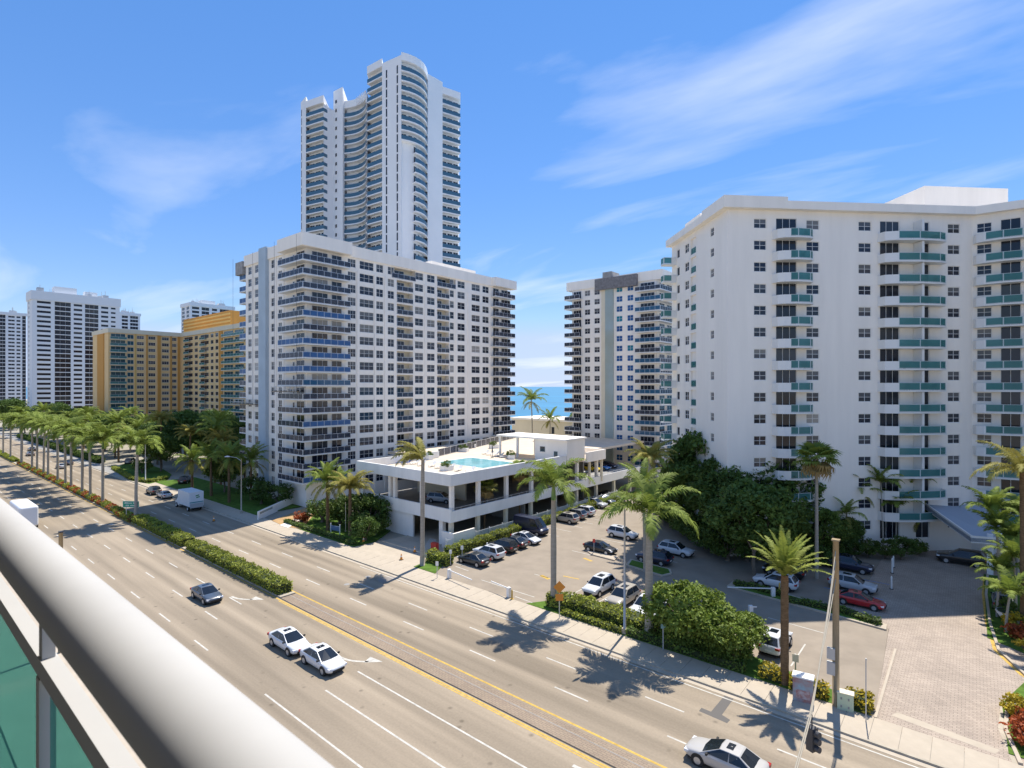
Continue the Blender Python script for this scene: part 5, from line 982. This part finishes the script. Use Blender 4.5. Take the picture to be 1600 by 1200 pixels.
def boxtruck(x, y, hd, label, Lb=5.6, hb=3.55, emblem=True, z=.005, cab=True):
    t = thing('box_truck', label, 'truck', (x, y, z), R(hd)); boxm = mat('truck_box', (.72, .73, .74), .5, var=.03, scale=.5); roofm = mat('truck_roof', (.4, .46, .46), .6)
    b = MB(); b.box(-Lb/2, -1.22, .95 if cab else .45, Lb/2, 1.22, hb); cbx = b.build('cargo_box', boxm, t)
    if not cab: bv = cbx.modifiers.new('bevel', 'BEVEL'); bv.width = .35; bv.segments = 4; b = MB(); b.box(-Lb/2+.06, -1.16, hb, Lb/2-.06, 1.16, hb+.02); b.build('box_roof', roofm if emblem else offw, t) if cab else None
    b = MB(); b.box(-Lb/2+.2, -.5, .35, Lb/2+(2 if cab else -.4), .5, .94 if cab else .44); b.build('chassis', black, t)
    if cab:
        b = MB(); b.add([(Lb/2+.05, -1, .5), (Lb/2+1.9, -1, .5), (Lb/2+1.9, -1, 1.25), (Lb/2+1.1, -1, 1.45), (Lb/2+.75, -.9, 2.2), (Lb/2+.05, -.9, 2.25), (Lb/2+.05, 1, .5), (Lb/2+1.9, 1, .5), (Lb/2+1.9, 1, 1.25), (Lb/2+1.1, 1, 1.45), (Lb/2+.75, .9, 2.2), (Lb/2+.05, .9, 2.25)], [(0, 1, 2, 3, 4, 5), (11, 10, 9, 8, 7, 6), (1, 7, 8, 2), (2, 8, 9, 3), (3, 9, 10, 4), (4, 10, 11, 5), (0, 6, 7, 1), (5, 11, 6, 0)]); b.build('cab', offw, t)
        b = MB(); panel(b, (Lb/2+1.1, -1, 1.45), (Lb/2+1.1, 1, 1.45), (Lb/2+.75, .9, 2.2), (Lb/2+.75, -.9, 2.2), .06, .94, .08, .92, .02); b.build('windshield', car_glass, t)
    if emblem:
        b = MB()
        for k in range(2): b.add([(-Lb/2-.012, .15-.1*k, 2.75-.33*k), (-Lb/2-.012, -.45-.1*k, 2.85-.33*k), (-Lb/2-.012, -.45-.1*k, 3.05-.33*k), (-Lb/2-.012, .15-.1*k, 2.95-.33*k)], [(0, 1, 2, 3)])
        b.build('emblem', mat('green_emblem', (.05, .25, .08), .6), t); b = MB(); b.box(-Lb/2-.05, -1.15, 1.62, -Lb/2-.003, 1.15, 1.78); b.build('stripe', mat('teal_stripe', (.05, .25, .25), .6), t)
        b = MB(); b.box(-Lb/2-.12, -1.1, .7, -Lb/2-.01, 1.1, 1.5); b.build('lift_gate', steel, t)
    wheels(t, (-Lb/2+1.1, Lb/2+(1.2 if cab else -1.2)), 1.0 if cab else 1.12); return t
x, y = G(312, 797); boxtruck(x-2.2, 39.7, 180, 'white box truck with green emblem stopped at the shaded kerb')
boxtruck(-120.2, 17.2, 0, 'plain white box truck in the nearest lane beyond the balcony rail', 9, 3.75, False, cab=False)
t = thing('semi_trailer', 'long white semi trailer parked behind the oval island', 'truck', (*G(240, 712, .2), 0), R(172)); b = MB(); b.box(-6, -1.25, 1.2, 6, 1.25, 4.0); b.build('cargo_box', MATS['truck_box'], t); wheels(t, (-5, -3.8, 4.6), 1.0); b = MB(); b.box(-5.5, -.5, .7, 6, .5, 1.19); b.build('chassis', black, t)
# ------------------------------------------------------------------ street furniture
def lamp(x, y, h, label, arm=(0, -2.4), z=.13):
    t = thing('street_lamp', label, 'street lamp', (x, y, z)); b = MB(); b.tube([(0, 0, 0), (0, 0, h*.5), (0, 0, h)], [.13, .1, .07], 10); b.build('pole', conc if h < 11 else steel, t, True)
    b = MB(); b.tube([(0, 0, h-.4), (arm[0]*.4, arm[1]*.4, h+.25), (arm[0], arm[1], h+.5)], .045, 6); b.build('arm', steel, t); b = MB(); l_ = math.hypot(*arm); ux, uy = arm[0]/l_, arm[1]/l_
    b.tube([(arm[0]-ux*.1, arm[1]-uy*.1, h+.48), (arm[0]+ux*.3, arm[1]+uy*.3, h+.5), (arm[0]+ux*.75, arm[1]+uy*.75, h+.47)], [.08, .15, .06], 8); b.build('lamp_head', alum, t); b = MB(); b.box(-.22, -.22, 0, .22, .22, .5); b.build('base', conc, t); return t
x, y = G(976, 992); lamp(x, y, 12.6, 'slender street lamp pole rising through the hedge by the sidewalk', (-.3, -2.6)); x, y = G(377, 803); lamp(x, y, 9.8, 'street lamp at the lawn corner of white condo', (-1.2, -1.6)); lamp(-151, 43.5, 11.3, 'far street lamp reaching over the road among the grove', (-.6, -3))
def sign(name, label, x, y, h, w, ph, face, rz=0, post=.04, z=.13, back=None, posts=(0,)):
    t = thing(name, label, 'sign', (x, y, z), rz)
    for px in posts: b = MB(); b.box(px-post, -post, 0, px+post, post, h); b.build('post', steel, t)
    b = MB(); b.box(-w/2, -.075, h-ph, w/2, -.045, h); b.build('panel', face, t); return t
t = sign('road_sign', 'green road sign with white lettering beside the median palm', *G(205, 812), 3.1, 3.0, 1.1, green_sign, R(90-55), posts=(-.9, .9))
b = MB(); b.box(-1.5, -.09, 3.05, 1.5, -.08, 3.1); b.box(-1.5, -.09, 2.0, 1.5, -.08, 2.05); b.box(-1.5, -.09, 2.051, -1.45, -.08, 3.049); b.box(1.45, -.09, 2.051, 1.5, -.08, 3.049)
for z_, run in ((2.66, ((-1.2, .2), (.4, 1.2))), (2.24, ((-.95, -.3), (-.1, .9)))):
    for a_, c_ in run:
        x = a_
        while x < c_: wq = random.uniform(.07, .14); b.box(x, -.088, z_, x+wq, -.08, z_+random.uniform(.13, .22)); x += wq+.05
b.build('lettering', offw, t)
x, y = G(874, 968); t = thing('warning_sign', 'orange diamond construction sign on pale post before the broad hedge', 'sign', (x, y, .13), R(40)); b = MB(); b.box(-.04, -.04, 0, .04, .04, 3.0); b.build('post', cream, t)
b = MB(); b.prism([(-.6, 0), (0, -.6), (.6, 0), (0, .6)], -.02, .02); o = b.build('diamond_panel', orangep, t, loc=(0, -.07, 3.1), rot=(R(90), 0, 0)); b = MB(); b.box(-.38, -.09, 1.75, .38, -.05, 2.42); b.build('lower_panel', orangep, t)
x, y = G(1036, 1018); sign('street_sign', 'narrow white and teal sign on pale post under the round tree', x, y, 2.6, .4, .7, mat('teal_sign', (.3, .5, .5), .6), R(40))
x, y = G(1353, 1130); t = sign('sign_post', 'tall thin pale sign post at the driveway corner by crotons', x, y, 4.3, .1, .1, steel, R(20), .03)
x, y = G(1243, 1058); sign('small_sign', 'small tan sign on brown post beside the croton hedge', x, y, 1.7, .45, .6, cream, R(10), .05)
for i, (px, py, lab) in enumerate(((683, 905, 'small white sign post nearest the lot entrance gate'), (704, 885, 'white sign post at head of first parking stall'), (722, 878, 'white sign post between hedge and charcoal sedan'), (928, 866, 'sign post with red plate on the small island'))): x, y = G(px, py); sign('parking_sign', lab, x, y, 2.0, .35, .5, offw if i < 3 else redp, R(35), .035)
# utility pole, cables, signal
x, y = G(1306, 1105); up = thing('utility_pole', 'thick weathered wooden utility pole by the sidewalk crotons', 'utility pole', (x, y, .1)); b = MB(); b.tube([(0, 0, 0), (0, 0, 11.9)], [.24, .19], 12); b.build('pole', wood, up, True); b = MB(); b.box(-.25, -.25, 11.85, .25, .25, 11.95); b.build('cap', wood, up)
b = MB(); b.box(-.5, -.42, 3.4, .0, -.2, 4.2); b.box(-.5, -.42, 2.3, .0, -.2, 3.2); b.build('meter_box', steel, up)
b = MB()
for dz, nx_, ny_, nz_ in ((11.2, 1.5, -14.6, 7.4), (10.5, 1.4, -14.7, 6.6), (9.2, 1.3, -14.7, 6.5)):
    b.tube([(0, 0, dz), (nx_*.3, ny_*.33, dz*.62+nz_*.3), (nx_, ny_, nz_), (nx_+2.2, ny_-22, nz_+1.6)], .03, 5)
b.build('span_wire', mat('cable', (.35, .31, .24), .8), up)
sx, sy = -6.1, 30.3; sg = thing('traffic_signal', 'black traffic signal hanging on span wires above the median', 'traffic signal', (sx, sy, 5.0), R(-25)); b = MB(); b.box(-.18, -.2, 0, .18, .2, 1.15); b.build('housing', darkm, sg)
for k in range(3): b = MB(); b.tube([(.18, 0, .2+.36*k), (.42, 0, .22+.36*k)], .15, 10); b.build('visor', darkm, sg)
b = MB(); b.tube([(0, 0, 1.15), (0, 0, 1.75)], .03, 6); b.build('hanger', darkm, sg)
x, y = G(1255, 1096); t = thing('utility_cabinet', 'painted utility cabinet with colourful mural beside date palm', 'cabinet', (x, y, .13), R(8)); b = MB(); b.box(-.65, -.4, 0, .65, .4, 1.7); b.build('body', mat('mural', (.3, .45, .5), .6, col2=(.4, .14, .1), scale=1.3), t); b = MB(); b.box(-.7, -.45, 1.701, .7, .45, 1.8); b.build('lid', offw, t); b = MB(); b.box(-.45, -.415, .25, .45, -.402, .85); b.build('mural_face', mat('mural_red', (.35, .08, .06), .6, col2=(.55, .5, .48), scale=3), t)
x, y = G(1321, 1110); t = thing('utility_cabinet', 'pale green utility box at the foot of the wooden pole', 'cabinet', (x, y, .13), R(8)); b = MB(); b.box(-.5, -.3, 0, .5, .3, 1.15); b.build('body', mat('pale_green_metal', (.5, .57, .4), .6), t); b = MB(); b.box(-.53, -.33, 1.151, .53, .33, 1.2); b.build('lid', cream, t)
b = MB()
for xx in (-.25, .2):
    for zz in (.25, .8): b.box(xx-.05, -.315, zz-.08, xx+.05, -.302, zz+.08)
b.build('vent', conc_d, t)
# gates, bollards, cones
def gate(x, y, rz, label, ln=4.2):
    t = thing('barrier_gate', label, 'gate', (x, y, .1), rz); b = MB(); b.box(-.18, -.18, 0, .18, .18, 1.1); b.build('cabinet', offw, t); b = MB(); b.box(.2, -.04, .92, ln, .04, 1.02); b.build('arm', offw, t); b = MB(); b.box(-.25, -.25, 0, .25, .25, .08); b.build('base', conc, t); return t
x, y = G(702, 905); gate(x, y, R(-8), 'white barrier gate at the parking lot entrance', 4.4); x, y = G(795, 935); gate(x, y, R(172), 'white barrier gate with yellow bollard at lot exit', 3.0); x, y = G(1208, 935); gate(x, y, R(215), 'white barrier gate in the shaded lane by island hedge', 4.8); x, y = G(1173, 965); gate(x, y, R(40), 'short white gate receiver post near the round tree', .6)
def bollard(x, y, label, c, h=1.05, g=None): t = thing('bollard', label, 'bollard', (x, y, .1), 0, g); b = MB(); b.tube([(0, 0, 0), (0, 0, h*.9), (0, 0, h)], [.09, .09, .03], 10); b.build('post', c, t); b = MB(); b.tube([(0, 0, 0), (0, 0, .06)], .2, 10); b.build('base', black if c is offw else c, t)
x, y = G(800, 938); bollard(x, y, 'yellow bollard beside the exit gate', yel_paint); x, y = G(1218, 930); bollard(x, y, 'yellow bollard behind date palm by shaded gate', yel_paint, 1.3)
for i, (px, py) in enumerate(((1394, 897), (1393, 922), (1396, 888))): x, y = G(px, py); bollard(x, y, 'white flexible post with black base on the pavers', offw, 1.9 if i == 0 else 1.5, 'white flexible posts')
def cone(x, y, label): t = thing('traffic_cone', label, 'cone', (x, y, .11)); b = MB(); b.tube([(0, 0, .04), (0, 0, .8)], [.19, .04], 12); b.build('cone', orangep, t); b = MB(); b.box(-.22, -.22, 0, .22, .22, .04); b.build('base', black, t); b = MB(); b.tube([(0, 0, .4), (0, 0, .55)], [.123, .092], 12); b.build('band', offw, t)
cone(*G(627, 876), 'orange traffic cone in the garage driveway'); cone(*G(648, 864), 'orange cone near the hedge at garage driveway edge'); cone(*G(568, 848), 'orange cone at the garden kerb corner'); cone(*G(334, 815), 'orange cone on the shaded road behind box truck')
# lot markings, islands
def kerbisland(poly, label, m=grassm): t = thing('kerb_island', label, 'island'); b = MB(); b.prism(poly, .05, .25); b.build('kerb', conc, t); c = (sum(p[0] for p in poly)/len(poly), sum(p[1] for p in poly)/len(poly)); b = MB(); b.prism([(c[0]+(x-c[0])*.9, c[1]+(y-c[1])*.8) for x, y in poly], .2, .26); b.build('planting', m, t)
kerbisland([G(915, 862), G(925, 869), G(960, 878), G(966, 872)], 'small kerbed island beside the black sedan', conc); kerbisland([G(978, 885), G(1035, 903), G(1050, 899), G(1048, 892), G(985, 876)], 'long kerbed island with palms in the parking lot'); kerbisland([(-21.5, 63.6), (-6.2, 61.8), (-6.3, 63.2), (-15, 65.3), (-21.5, 66)], 'curved kerbed island dividing lot from driveway')
lmk = MB()
def ln(a, c, w=.06):
    (x0, y0), (x1, y1) = a, c; l_ = math.hypot(x1-x0, y1-y0); nx, ny = -(y1-y0)/l_*w, (x1-x0)/l_*w; lmk.add([(x0+nx, y0+ny, .107), (x0-nx, y0-ny, .107), (x1-nx, y1-ny, .107), (x1+nx, y1+ny, .107)], [(3, 2, 1, 0)])
for y in (49.6, 52.6, 55.4, 58.1, 61, 64.2, 68.6, 72, 75.2, 78.4, 81.4, 84.5, 87.6, 90.6): ln((-53.4, y), (-48.4, y))
for y in (63.8, 68.3, 71.6, 75): ln((-42.8, y), (-38, y)); ln((-34, y), (-29.4, y))
for x in (-33.8, -30.4, -27.2, -24, -20.6, -14.8, -11.4): ln((x, 49), (x, 54))
for a, c in (((857, 903), (835, 897)), ((800, 922), (835, 933)), ((805, 932), (838, 944)), ((712, 885), (732, 892)), ((752, 906), (795, 920)), ((1200, 965), (1290, 990))): ln(G(*a, .1), G(*c, .1))
lmk.build('lot_markings', wht_paint)['kind'] = 'structure'
lmk = MB()
for y in (70.6, 76.5): ln((-13, y), (-7.4, y))
lmk.v = [(x, y, .113) for x, y, z in lmk.v]; lmk.build('blue_stall_lines', blue_paint)['kind'] = 'structure'
lmk = MB(); ln(G(845, 899, .1), G(858, 905, .1), .25); ln(G(880, 900, .1), G(905, 905, .1), .12); ln(G(912, 872, .1), G(925, 877, .1), .2); lmk.build('yellow_lot_marks', yel_paint)['kind'] = 'structure'
# driveway right kerbs
for path, lab in (([(1.25, 88), (1.0, 79.5), (1.15, 70), (1.6, 63.4), (3.1, 59.2), (5.5, 57.4), (9, 56.5)], 'curving pale kerb with yellow paint along driveway palms'), ([(9, 54.2), (3.0, 54.2), (1.8, 53), (1.55, 49), (2.1, 45.1)], 'curved pale kerb around the red flower bed corner')):
    t = thing('driveway_kerb', lab, 'kerb'); b = MB(); b2 = MB()
    for (x0, y0), (x1, y1) in zip(path, path[1:]):
        l_ = math.hypot(x1-x0, y1-y0); nx, ny = -(y1-y0)/l_, (x1-x0)/l_; s = 1 if nx < 0 else -1; nx, ny = nx*s, ny*s
        b.prism([(x0, y0), (x1, y1), (x1-nx*.22, y1-ny*.22), (x0-nx*.22, y0-ny*.22)], .05, .26); b2.add([(x0+nx*.02, y0+ny*.02, .115), (x1+nx*.02, y1+ny*.02, .115), (x1+nx*.26, y1+ny*.26, .115), (x0+nx*.26, y0+ny*.26, .115)], [(0, 1, 2, 3)])
    b.build('kerb', conc, t); b2.build('yellow_band', yel_paint if path[0][1] > 80 else kerbm, t)
t = thing('bowl_planter', 'large white bowl planter among palms by the driveway', 'planter', (2.9, 71.8, .16)); b = MB(); b.tube([(0, 0, 0), (0, 0, .35), (0, 0, .9), (0, 0, 1.0)], [.5, .9, 1.25, 1.2], 20, cap=True); b.build('bowl', offw, t, True); b = MB(); b.tube([(0, 0, 1.001), (0, 0, 1.02)], 1.1, 20); b.build('soil', hedge_core, t)
# garage ramp walls left, and monument sign
rp_ = [G(402, 813), G(440, 795), G(492, 772)]; t = thing('ramp_wall', 'long low white ramp wall with dark lettering leading to the condo', 'wall'); b = MB()
for (x0, y0), (x1, y1) in zip(rp_, rp_[1:]): b.prism([(x0, y0), (x1, y1), (x1+.25, y1+.1), (x0+.25, y0+.1)], 0, 1.5)
b.build('wall', white2, t); (x0, y0), (x1, y1) = rp_[0], rp_[1]; b = MB(); l_ = math.hypot(x1-x0, y1-y0)
for k in range(14):
    s = .5+k*.32
    if s > l_-1: break
    u = s/l_; v = (s+.2)/l_; b.add([(x0+(x1-x0)*u+.265, y0+(y1-y0)*u+.09, .95), (x0+(x1-x0)*v+.265, y0+(y1-y0)*v+.09, .95), (x0+(x1-x0)*v+.265, y0+(y1-y0)*v+.09, 1.3), (x0+(x1-x0)*u+.265, y0+(y1-y0)*u+.09, 1.3)], [(0, 1, 2, 3)])
b.build('lettering', mat('dark_green_letters', (.05, .1, .06), .6), t)
sheet('bare_ground', [G(425, 815), G(490, 790), G(497, 800), G(470, 828), G(445, 824)], .17, dirtm, th=.1); sheet('ramp_path', [G(437, 822), G(490, 800), G(480, 810), G(450, 826)], .178, white2, th=.02)
t = thing('garden_sign', 'low blue garden sign with white posts in front of garage shrubs', 'sign', (*G(524, 835), .15), R(10)); b = MB(); b.box(-.9, -.05, .45, .9, .05, 1.15); b.build('panel', mat('blue_sign', (.1, .17, .3), .6), t)
for x in (-1, 1): b = MB(); b.box(x-.07, -.07, 0, x+.07, .07, 1.5); b.build('post', offw, t)
t = thing('flagpole', 'thin pale pole in the garden by bushy palms', 'pole', (*G(540, 832), .15)); b = MB(); b.tube([(0, 0, 0), (0, 0, 4.6)], .05, 6); b.build('pole', cream, t); b = MB(); b.tube([(0, 0, 0), (0, 0, .15)], .15, 8); b.build('base', conc, t)
# garage fence: pickets one by one
fn = thing('picket_fence', 'white picket fence between hedge and garage ground level', 'fence', (-55.6, 52, .1)); pk = MB(); pk.box(-.02, -.03, .1, .02, .03, 1.7); pkm = pk.mesh('picket', offw)
for i in range(280): link('picket', pkm, fn, (0, i*.17, 0))
for z_ in (.25, 1.6): b = MB(); b.box(-.05, 0, z_, -.021, 47.6, z_+.06); b.build('rail', offw, fn)
for i in range(17): b = MB(); b.box(-.14, i*2.95-.06, 0, -.051, i*2.95+.06, 1.85); b.build('post', offw, fn)
# deck fence and planters
df = thing('deck_fence', 'white framed fence along the condo side of pool deck', 'fence', (0, 0, DZ)); pa, pb = (-80.5, 73), (-94.8, 116)
for i in range(18):
    u, v = i/18, (i+1)/18; rail(df, (pa[0]+(pb[0]-pa[0])*u, pa[1]+(pb[1]-pa[1])*u), (pa[0]+(pb[0]-pa[0])*v, pa[1]+(pb[1]-pa[1])*v), 0, 1.5, grey_glass, 2.5, 'fence_panel', offw)
for i, (x, y) in enumerate(((-79, 69), (-82.5, 82), (-86.5, 88.5), (-82, 91), (-66.3, 62), (-70, 95), (-76, 103), (-67.5, 82.0-2.2))):
    t = thing('deck_planter', 'white planter box with clipped greenery on the pool deck', 'planter', (x, y, DZ), R(20*i), 'planters on the pool deck'); b = MB(); b.box(-1, -.6, 0, 1, .6, .8); b.build('box', offw, t); link('plant', TM['shrub'][0], t, (0, 0, .15), 0, None, .55)
t = thing('parasol', 'dark closed parasol standing beside the pool', 'parasol', (-71.2, 78.6, DZ)); b = MB(); b.tube([(0, 0, 0), (0, 0, 1.0), (0, 0, 1.05), (0, 0, 2.4)], [.04, .04, .16, .05], 8); b.build('folded_canopy', darkm, t); b = MB(); b.tube([(0, 0, 0), (0, 0, .1)], .3, 10); b.build('base', conc_d, t)
# foreground balcony rail
t = thing('balcony_railing', 'white round-topped balcony railing with teal glass right before the viewer', 'railing', (0, 0, CAMZ)); rw = mat('rail_white', (.44, .43, .41), .8, .15, .04, 3); b = MB(); b.tube([(-9+.25*k, .2466, -.393) for k in range(49)], .0525, 48); b.build('top_rail', rw, t, True)
b = MB(); b.box(-9, .24, -.615, 3, .27, -.575); b.build('mid_rail', rw, t)
for xp in [onY(70, .25)+1.1*k for k in range(-7, 4)]: b = MB(); b.box(xp-.016, .238, -1.5, xp+.016, .266, -.616); b.box(xp-.016, .243, -.574, xp+.016, .265, -.43); b.build('post', rw, t)
for k in range(-8, 4):
    xp = onY(70, .25)+1.1*k; b = MB(); b.box(xp+.05, .25, -1.45, xp+1.05, .258, -.64); b.build('glass_panel', near_glass, t)
bal = thing('own_balcony', 'white balcony slab and wall behind the foreground railing', 'balcony', (0, 0, CAMZ))
b = MB(); b.box(-9, -2.2, -1.75, 3, .32, -1.5); b.build('floor_slab', mat('balcony_tile', (.19, .17, .145), .7), bal)
b = MB(); b.box(-9, -2.2, 1.1, 3, .2, 1.35); b.build('ceiling_slab', mat('balcony_paint', (.36, .32, .27), .8), bal)
b = MB(); b.box(-9, -2.4, -23, 3, -2.21, 1.35); b.box(-9, -2.2, -23, 3, .15, -1.76); b.build('wall', MATS['balcony_paint'], bal)
# balcony furniture that shows behind the glass
rr = random.Random(5); cb_ = MB(); cb_.box(-.25, -.25, .38, .25, .25, .44); cb_.box(-.25, .2, .44, .25, .25, .9)
for x_ in (-.22, .22):
    for y_ in (-.22, .22): cb_.box(x_-.02, y_-.02, 0, x_+.02, y_+.02, .38)
chm = cb_.mesh('chair_frame', darkm)
for k in range(26):
    zt = rows[rr.randrange(0, 12)]; zf = zt-2.66; pxc = rr.choice([1240, 1250, 1410, 1420, 1440, 1455, 1390]); q_ = hp(hs(pxc+rr.uniform(-4, 4)), .75)
    if k % 3: t = thing('balcony_chair', 'dark chair standing on a teal-fronted balcony of white apartment building', 'chair', (*q_, zf), rr.uniform(0, 6), 'balcony chairs'); link('chair_frame', chm, t)
    else: t = thing('potted_plant', 'potted plant standing on a teal-fronted balcony of white apartment building', 'plant', (*q_, zf), rr.uniform(0, 6), 'balcony plants'); link('foliage', TM['shrub'][0], t, (0, 0, .1), 0, None, .28); b = MB(); b.tube([(0, 0, 0), (0, 0, .35)], [.15, .2], 8); b.build('pot', trunk_brown, t)
for k in range(18):
    zf = floors[rr.randrange(0, 15)]; t = thing('balcony_chair', 'dark chair standing on a corner balcony of white condo', 'chair', (XE+.9, YE+rr.uniform(0, 7), zf+.02), rr.uniform(0, 6), 'condo balcony chairs'); link('chair_frame', chm, t)
d_ = 47.1; x, y = atd(95, d_); t = thing('utility_pole', 'dark wooden pole top showing just above the balcony rail', 'utility pole', (x, y, .13)); b = MB(); b.tube([(0, 0, 0), (0, 0, 10.3)], [.2, .15], 10); b.build('pole', wood, t, True); b = MB(); b.box(-.16, -.16, 10.3, .16, .16, 10.42); b.build('cap', darkm, t)
